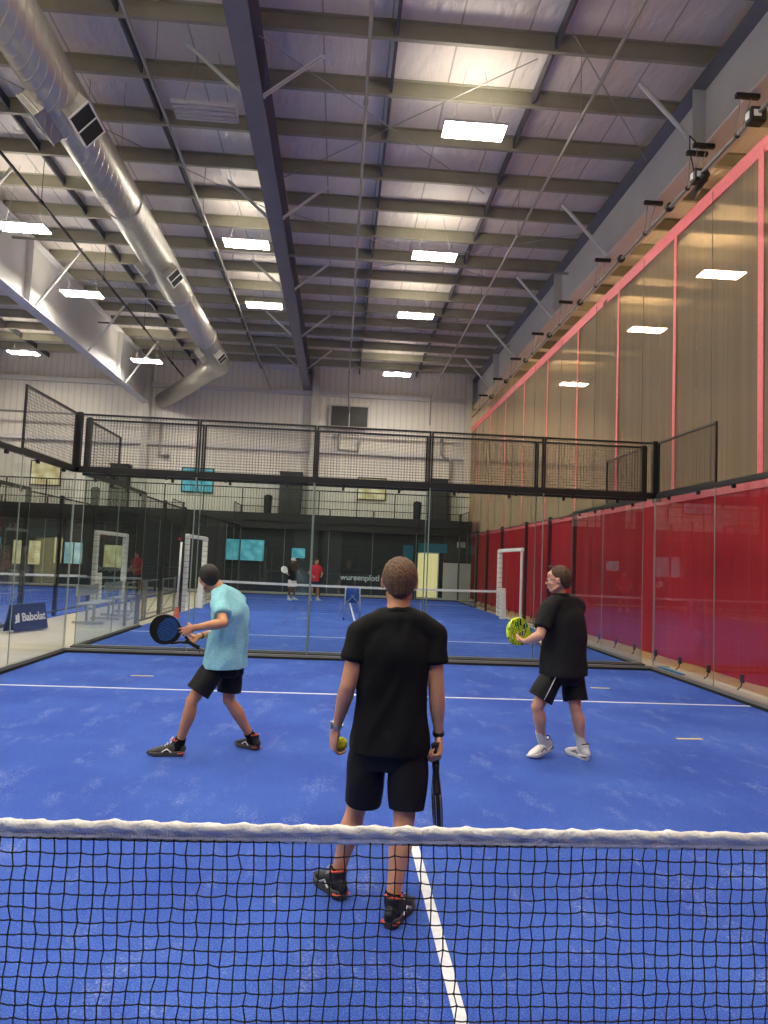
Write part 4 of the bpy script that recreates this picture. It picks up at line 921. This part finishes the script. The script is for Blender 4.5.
    # shirt collar ring
    nd = (neck1-neck0).normalized(); cc = neck0+nd*.012; a1 = rs; b1 = nd.cross(a1)
    rc = g.get('collar', .0)
    if rc: build(MB().tube([cc+nd*.02+a1*math.cos(t_)*.073*sz+b1*math.sin(t_)*.072*sz for t_ in [2*PI*i/28 for i in range(29)]], .02, 8, False, ref=tuple(nd), ry=.008), 'collar', shirt, so, smooth=True)
    else: build(MB().tube([cc+nd*.004+a1*math.cos(t_)*.073*sz+b1*math.sin(t_)*.071*sz+V((0, 0, 0)) for t_ in [2*PI*i/28 for i in range(29)]], .0075, 8, False), 'neckband', shirt, so, smooth=True)
    # shorts
    hm = MB(); WT = g['waist']
    hm.limb([V(t_[0]) for t_ in WT], [t_[1] for t_ in WT], [t_[2] for t_ in WT], ref=tuple(rh), n=32, sub=4, sq=2.4, cap=('flat', 'round'))
    hemc = []
    for S in 'LR':
        h_, kn = g['hip'+S], g['kn'+S]; he = V(g['hem'+S][0]); hr = g['hem'+S][1]
        hn_ = (he-h_).normalized(); hemc.append((he, hn_)); hm.limb([h_-V((0, 0, .01)), h_.lerp(he, .5), he+hn_*.03], [.088*lg, .096*lg, hr], [.098*lg, .102*lg, hr*1.04], ref=tuple(rh), n=26, cap=('round', 'flat'))
    sme = remesh(hm, vox*1.2, 12, lambda co: .7*dsp(co+V((3, 1, 0))))
    for he, hn_ in hemc: cut(sme, he, hn_, .125)
    sh_ = solid(build(sme, 'shorts', shorts, body, smooth=True))
    return body, L, R, so, sh_

H_STD = lambda y, x: (-.105 if y < -.085 else (-.105+(y+.085)/.045*.06 if y < -.04 else (-.045+(y+.04)/.03*.05 if y < -.01 else (.005+(y+.01)/.05*.04 if y < .04 else .045+(y-.04)*.6))))

# --- player seen from behind in black
P = dict(torso=[((-.235, 1.40, .72), .15, .095, 0), ((-.235, 1.40, .86), .165, .115, 0), ((-.232, 1.40, .98), .148, .10, .3), ((-.228, 1.40, 1.12), .155, .11, .7), ((-.223, 1.395, 1.25), .165, .115, 1), ((-.218, 1.39, 1.36), .13, .085, 1)],
 neck0=(-.217, 1.39, 1.425), neck1=(-.215, 1.41, 1.50), shL=(-.400, 1.39, 1.325), shR=(-.040, 1.39, 1.335), elL=(-.458, 1.345, 1.075), elR=(-.014, 1.345, 1.06), wrL=(-.506, 1.45, .838), wrR=(.010, 1.385, .828),
 twL=V((0, 1, 0)), handL=((-.12, .25, -1), (.95, .35, .0), (.5, .7, .55), .05), handR=((-.02, -.5, -.8), (-1, .05, .0), (.95, 1.25, .9), .01),
 hipL=(-.332, 1.41, .80), hipR=(-.142, 1.385, .80), knL=(-.385, 1.50, .43), knR=(-.155, 1.33, .43), anL=(-.465, 1.515, .10), anR=(-.203, 1.245, .10),
 head=(-.213, 1.43, 1.597), face=(.03, 1, -.05), hs=1.05, hairm='hairb',
 shirt=[((-.235, 1.40, .755), .192, .14, 0), ((-.235, 1.40, .84), .186, .137, 0), ((-.232, 1.40, .98), .168, .125, .3), ((-.228, 1.40, 1.12), .168, .126, .7), ((-.223, 1.395, 1.25), .176, .13, 1), ((-.218, 1.39, 1.35), .15, .095, 1)],
 waist=[((-.235, 1.40, .67), .15, .10, 0), ((-.235, 1.40, .80), .178, .125, 0), ((-.235, 1.40, .88), .165, .118, 0)], hemL=((-.358, 1.465, .478), .084), hemR=((-.143, 1.345, .488), .076), leg=.98, slv=.5, handk=1.12)
b, L, R, so, sh_ = person('player in plain black T-shirt and shorts seen from behind, standing nearest the net', P, (-.22, 1.4), 'skin', 'blackcloth', 'shortcloth', .0045, .012, 1)
hair(b, L, R, .97, 'hairb', lambda y, x: H_STD(y, x)-.012, .013, top=.15)
shoe(b, P['anL'], knee=P['knL'], heel=(-.437, 1.44, 0), toe=(-.575, 1.69, 0), upper='shoeblack', sole='dgrey' and M['shoegrey'], side='L', sockh=.03)
shoe(b, P['anR'], knee=P['knR'], heel=(-.225, 1.165, 0), toe=(-.10, 1.42, 0), upper='shoeblack', sole=M['shoegrey'], side='R', sockh=.03)
# wrist watch and band
def band(parent, p, d, rx, ry, ref, h, m, name):
    p = V(p); d = V(d).normalized(); return build(MB().tube([p-d*h/2, p+d*h/2], [rx, rx], 24, True, ref=tuple(ref), ry=[ry, ry]), name, m, parent, smooth=False)
wd = V(P['wrL'])-V(P['elL']); wb = band(b, V(P['wrL'])-wd.normalized()*.03, wd, .031, .029, (0, 1, 0), .016, 'silver', 'watch')
build(MB().box(V(P['wrL'])-wd.normalized()*.028+V((-.031, -.006, .0)), (.012, .034, .036)), 'watch_case', 'silver', wb, bevel=.004)
wd = V(P['wrR'])-V(P['elR']); band(b, V(P['wrR'])-wd.normalized()*.02, wd, .031, .030, (0, 1, 0), .02, 'blackrub', 'wristband')
tag(build(MB().ell((-.476, 1.512, .752), (.033, .033, .033), None, 32, 20), 'padel_ball', 'ball', smooth=True, loc=(-.476, 1.512, .752)), 'yellow ball held in the left hand of the player in black', 'ball')
racket((-.012, 1.335, .80), (.026, 1.43, .37), (1, -.05, 0), 'dark racket held edge-on, head down, by the nearest player', 'carbon', 'gripk', 'carbon', None, .125, bumper='redacc')

# --- player in light blue
P = dict(k=.98, torso=[((-1.47, 4.10, .72), .155, .115, 0), ((-1.475, 4.10, .84), .155, .12, 0), ((-1.46, 4.10, .97), .145, .11, .3), ((-1.445, 4.10, 1.1), .15, .12, .7), ((-1.46, 4.10, 1.22), .16, .125, 1), ((-1.50, 4.10, 1.33), .12, .085, 1)],
 neck0=(-1.535, 4.10, 1.375), neck1=(-1.59, 4.105, 1.43), shL=(-1.525, 3.935, 1.285), shR=(-1.41, 4.26, 1.29), elL=(-1.45, 3.74, 1.14), elR=(-1.53, 4.33, 1.02), wrL=(-1.715, 3.885, 1.08), wrR=(-1.715, 4.10, .985),
 twL=V((0, 0, 1)), twR=V((0, 0, 1)), handL=((-.92, .3, -.42), (.1, 1, -.1), (.1, .2, .2), .16), handR=((-.75, -.35, -.55), (-.1, -.75, .5), (.9, 1.2, .8), .01),
 hipL=(-1.51, 4.02, .79), hipR=(-1.42, 4.17, .79), knL=(-1.705, 3.93, .47), knR=(-1.435, 4.16, .44), anL=(-1.80, 3.985, .10), anR=(-1.235, 4.27, .10),
 head=(-1.655, 4.12, 1.49), face=(-.42, .88, -.2), up=V((-.25, .1, 1)), hairm='hairk',
 shirt=[((-1.475, 4.09, .735), .195, .165, 0), ((-1.475, 4.09, .82), .185, .16, 0), ((-1.455, 4.10, .97), .165, .142, .3), ((-1.445, 4.10, 1.1), .166, .142, .7), ((-1.46, 4.10, 1.22), .172, .138, 1), ((-1.495, 4.10, 1.31), .14, .095, 1)],
 waist=[((-1.47, 4.10, .67), .16, .13, 0), ((-1.47, 4.10, .78), .165, .13, 0), ((-1.47, 4.10, .84), .155, .125, 0)], hemL=((-1.665, 3.955, .535), .098), hemR=((-1.437, 4.165, .51), .098), leg=.95, slv=.6)
b, L, R, so, sh_ = person('player in light blue T-shirt and black shorts crouching with a dark racket', P, (-1.5, 4.1), 'skin2', 'blueshirt', 'shortcloth', .006, .017, 4)
hair(b, L, R, .95, 'hairk', H_STD, .014, top=.5)
shoe(b, P['anL'], knee=P['knL'], heel=(-1.765, 3.985, 0), toe=(-2.06, 3.975, 0), upper='shoegrey', sole=M['shoegrey'], side='L', sockh=.05, lace='white')
shoe(b, P['anR'], knee=P['knR'], heel=(-1.165, 4.215, .0), toe=(-1.375, 4.395, 0), upper='shoeblack', sole=M['shoegrey'], side='R', sockh=.05, lace='white')
band(b, V(P['wrR'])+V((.02, .025, .004)), V(P['wrR'])-V(P['elR']), .028, .026, (0, 0, 1), .012, 'blackrub', 'wristband')
racket((-1.69, 4.0, .905), (-2.10, 4.02, 1.105), (.12, -1, .05), 'black and blue racket held by the player in light blue', 'carbon', 'gripk', 'carbon', 'bluef', .13)

# --- player with glasses in black polo
P = dict(k=1.02, torso=[((1.555, 4.20, .72), .165, .115, 0), ((1.555, 4.20, .86), .185, .145, 0), ((1.55, 4.20, .98), .18, .14, .3), ((1.548, 4.20, 1.12), .18, .14, .7), ((1.54, 4.20, 1.26), .18, .13, 1), ((1.525, 4.195, 1.36), .14, .09, 1)],
 neck0=(1.51, 4.19, 1.425), neck1=(1.49, 4.185, 1.485), shL=(1.37, 4.10, 1.335), shR=(1.69, 4.28, 1.345), elL=(1.262, 4.00, 1.10), elR=(1.70, 4.47, 1.08), wrL=(1.195, 4.20, 1.025), wrR=(1.46, 4.56, 1.0),
 twL=V((0, 0, 1)), twR=V((0, 0, 1)), handL=((-.2, .95, -.1), (.2, .1, 1), (.35, .5, .4), .05), handR=((-.8, -.2, -.3), (-.2, .1, .9), (.9, 1.1, .8), .01),
 hipL=(1.465, 4.14, .80), hipR=(1.635, 4.255, .80), knL=(1.29, 4.12, .46), knR=(1.655, 4.17, .45), anL=(1.365, 4.215, .155), anR=(1.728, 4.205, .115),
 head=(1.465, 4.165, 1.595), face=(-.93, .36, -.06), hairm='hairg', glasses=True,
 shirt=[((1.54, 4.19, .745), .218, .178, 0), ((1.545, 4.20, .86), .212, .172, 0), ((1.55, 4.20, .98), .2, .165, .3), ((1.548, 4.20, 1.12), .196, .16, .7), ((1.54, 4.20, 1.25), .196, .15, 1), ((1.525, 4.195, 1.34), .165, .105, 1)],
 waist=[((1.55, 4.20, .67), .18, .14, 0), ((1.55, 4.20, .80), .188, .145, 0), ((1.55, 4.20, .88), .18, .14, 0)], hemL=((1.318, 4.13, .535), .105), hemR=((1.66, 4.18, .515), .1), leg=1.0, arm=1.06, slv=.72, collar=1)
b, L, R, so, sh_ = person('balding player with glasses in a black polo shirt, holding a yellow racket', P, (1.55, 4.2), 'skin3', 'blackcloth2', 'shortcloth', .006, .011, 7)
def bald3(p):
    q = 1.0
    if p.z > .02 and p.y > .03: q = max(0, 1-(p.y-.03)/.03)
    return q
hair(b, L, R, .99, 'hairg', H_STD, .017, bald=bald3, top=.2)
build(MB().limb([L(-.02, .05, .128), L(0, .066, .12), L(.02, .075, .108)], [.006, .009, .005], [.01, .012, .008], n=12), 'hair_tuft', 'hairg', b, smooth=True)
shoe(b, P['anL'], knee=P['knL'], heel=(1.468, 4.262, .055), toe=(1.237, 4.14, .0), up=(.2, .1, 1), upper='shoewhite', sole='white', acc='black', sock='socks', sockh=.085, lace='padline', side='L')
shoe(b, P['anR'], knee=P['knR'], heel=(1.765, 4.135, 0), toe=(1.668, 4.405, 0), upper='shoewhite', sole='white', acc='black', sock='socks', sockh=.12, lace='padline', side='R')
for (p, q) in (((1.335, 4.03, .76), (1.295, 4.02, .55)), ):
    build(MB().limb([V((1.415, 4.005, .74)), V((1.36, 3.985, .64)), V((1.325, 4.018, .545))], [.004, .004, .004], n=8), 'white_piping', 'piping', sh_, smooth=True)
racket((1.43, 4.53, .965), (1.045, 4.33, 1.16), (.25, -1, .12), 'yellow, green and black patterned racket of the player with glasses', 'yface', 'grip', 'yface', None, .132)

# --- two players on the far court
def far_person(x, y, label, face, shirt, shorts, skin, cap, hairm, armL, armR, stance=.16, sole='white', bend=0.0):
    f = V(face).normalized(); r = f.cross(V((0, 0, 1))).normalized(); c = V((x, y, 0)); Z = V((0, 0, 1)); h = 1.0
    A = lambda a, b, z: tuple(c+r*a+f*b+Z*z)
    bz = bend
    P = dict(torso=[(A(0, 0, .78), .15, .11, 0), (A(0, 0, .88), .15, .11, 0), (A(0, bz*.3, 1.0), .14, .1, .3), (A(0, bz*.6, 1.15), .15, .11, .7), (A(0, bz*.9, 1.28), .16, .11, 1), (A(0, bz, 1.38), .12, .08, 1)],
     neck0=A(0, bz, 1.42), neck1=A(0, bz*1.2+.01, 1.49), shL=A(-.18, bz, 1.34), shR=A(.18, bz, 1.34), elL=A(*armL[0]), wrL=A(*armL[1]), elR=A(*armR[0]), wrR=A(*armR[1]),
     handL=(tuple(V(A(*armL[1]))-V(A(*armL[0]))), tuple(r), (.6, .7, .5), .03), handR=(tuple(V(A(*armR[1]))-V(A(*armR[0]))), tuple(-r), (.9, 1.1, .8), .01),
     hipL=A(-.09, 0, .82), hipR=A(.09, 0, .82), knL=A(-stance*.8, .05, .46), knR=A(stance*.8, .06, .46), anL=A(-stance, -.02, .1), anR=A(stance, 0, .1),
     head=A(0, bz*1.3+.03, 1.585), face=tuple(f-Z*.15), hairm=hairm,
     shirt=[(A(0, 0, .78), .175, .135, 0), (A(0, 0, .9), .172, .13, 0), (A(0, bz*.3, 1.0), .165, .125, .3), (A(0, bz*.6, 1.15), .168, .13, .7), (A(0, bz*.9, 1.28), .175, .125, 1), (A(0, bz, 1.36), .145, .095, 1)],
     waist=[(A(0, 0, .68), .16, .12, 0), (A(0, 0, .84), .16, .12, 0), (A(0, 0, .9), .15, .11, 0)], hemL=(A(-stance*.72, .04, .53), .1), hemR=(A(stance*.72, .045, .53), .1), slv=.6)
    b, L, R, so, sh_ = person(label, P, (x, y), skin, shirt, shorts, .011, .006, 9)
    if cap:
        cp = build(MB().ell(L(0, -.01, .045), (.088, .108, .085), R), 'cap', 'whitecloth', b, smooth=True); build(MB().ell(L(0, .115, .04), (.06, .06, .008), R), 'cap_peak', 'whitecloth', cp, smooth=True)
    else: hair(b, L, R, .97, hairm, H_STD, .014)
    for S, s_ in (('L', -1), ('R', 1)):
        an = V(P['an'+S]); d = (f+r*s_*.35).normalized(); d.z = 0; shoe(b, tuple(an), tuple(an-d*.07-Z*.1), tuple(an+d*.21-Z*.1), upper='shoewhite', sole='white', acc='black', sock='socks', sockh=.1, lace='white', side=S)
    return b, P
b, P = far_person(-2.36, 27.0, 'distant player in white cap, black shirt and white shorts on the far court', (.75, -.65, 0), 'blackcloth', 'whitecloth', 'skind', True, 'hairk', ((-.3, .05, 1.12), (-.2, .28, 1.0)), ((.3, -.02, 1.1), (.42, .18, 1.05)))
w = V(P['wrR']); racket(tuple(w+V((.05, -.02, -.07))), tuple(w+V((-.22, -.08, .25))), (.3, -1, .2), 'pale racket held by the distant player in the white cap', 'pad', 'grip', 'pad', None, .13)
b, P = far_person(-1.45, 27.2, 'distant player in a red shirt and dark shorts on the far court', (.4, -.9, 0), 'redcloth', 'navycloth', 'skin2', False, 'hairk', ((-.28, .05, 1.1), (-.16, .3, 1.0)), ((.28, .02, 1.1), (.2, .28, .98)), bend=.08)

# ------------------------------------------------------------------ world, camera
W = bpy.data.worlds.new('World'); bpy.context.scene.world = W; W.use_nodes = True
W.node_tree.nodes['Background'].inputs[0].default_value = (.6, .65, .7, 1); W.node_tree.nodes['Background'].inputs[1].default_value = .2
cam = bpy.data.cameras.new('camera'); co = bpy.data.objects.new('camera', cam); COL.objects.link(co); bpy.context.scene.camera = co
cx, cy, cz, yaw, pit, rol, fl = (-.532996, -2.270227, 1.698211, .0607768, .0688597, .0400109, 717.1647)
f = V((math.sin(yaw)*math.cos(pit), math.cos(yaw)*math.cos(pit), math.sin(pit))); r0 = V((math.cos(yaw), -math.sin(yaw), 0)); u0 = r0.cross(f)
r_ = r0*math.cos(rol)+u0*math.sin(rol); u_ = -r0*math.sin(rol)+u0*math.cos(rol)
m4 = Matrix((r_, u_, -f)).transposed().to_4x4(); m4.translation = V((cx, cy, cz)); co.matrix_world = m4
cam.sensor_fit = 'VERTICAL'; cam.sensor_height = 36; cam.lens = fl/1024*36; cam.clip_start = .05; cam.clip_end = 200
sc = bpy.context.scene
sc.view_settings.view_transform = 'Standard'; sc.view_settings.look = 'None'; sc.view_settings.gamma = 1; sc.view_settings.use_curve_mapping = False; sc.view_settings.exposure = .12
sc.cycles.max_bounces = 8; sc.cycles.diffuse_bounces = 4; sc.cycles.glossy_bounces = 4; sc.cycles.transparent_max_bounces = 40
sc.cycles.use_denoising = True; sc.cycles.caustics_reflective = False; sc.cycles.sample_clamp_indirect = 6
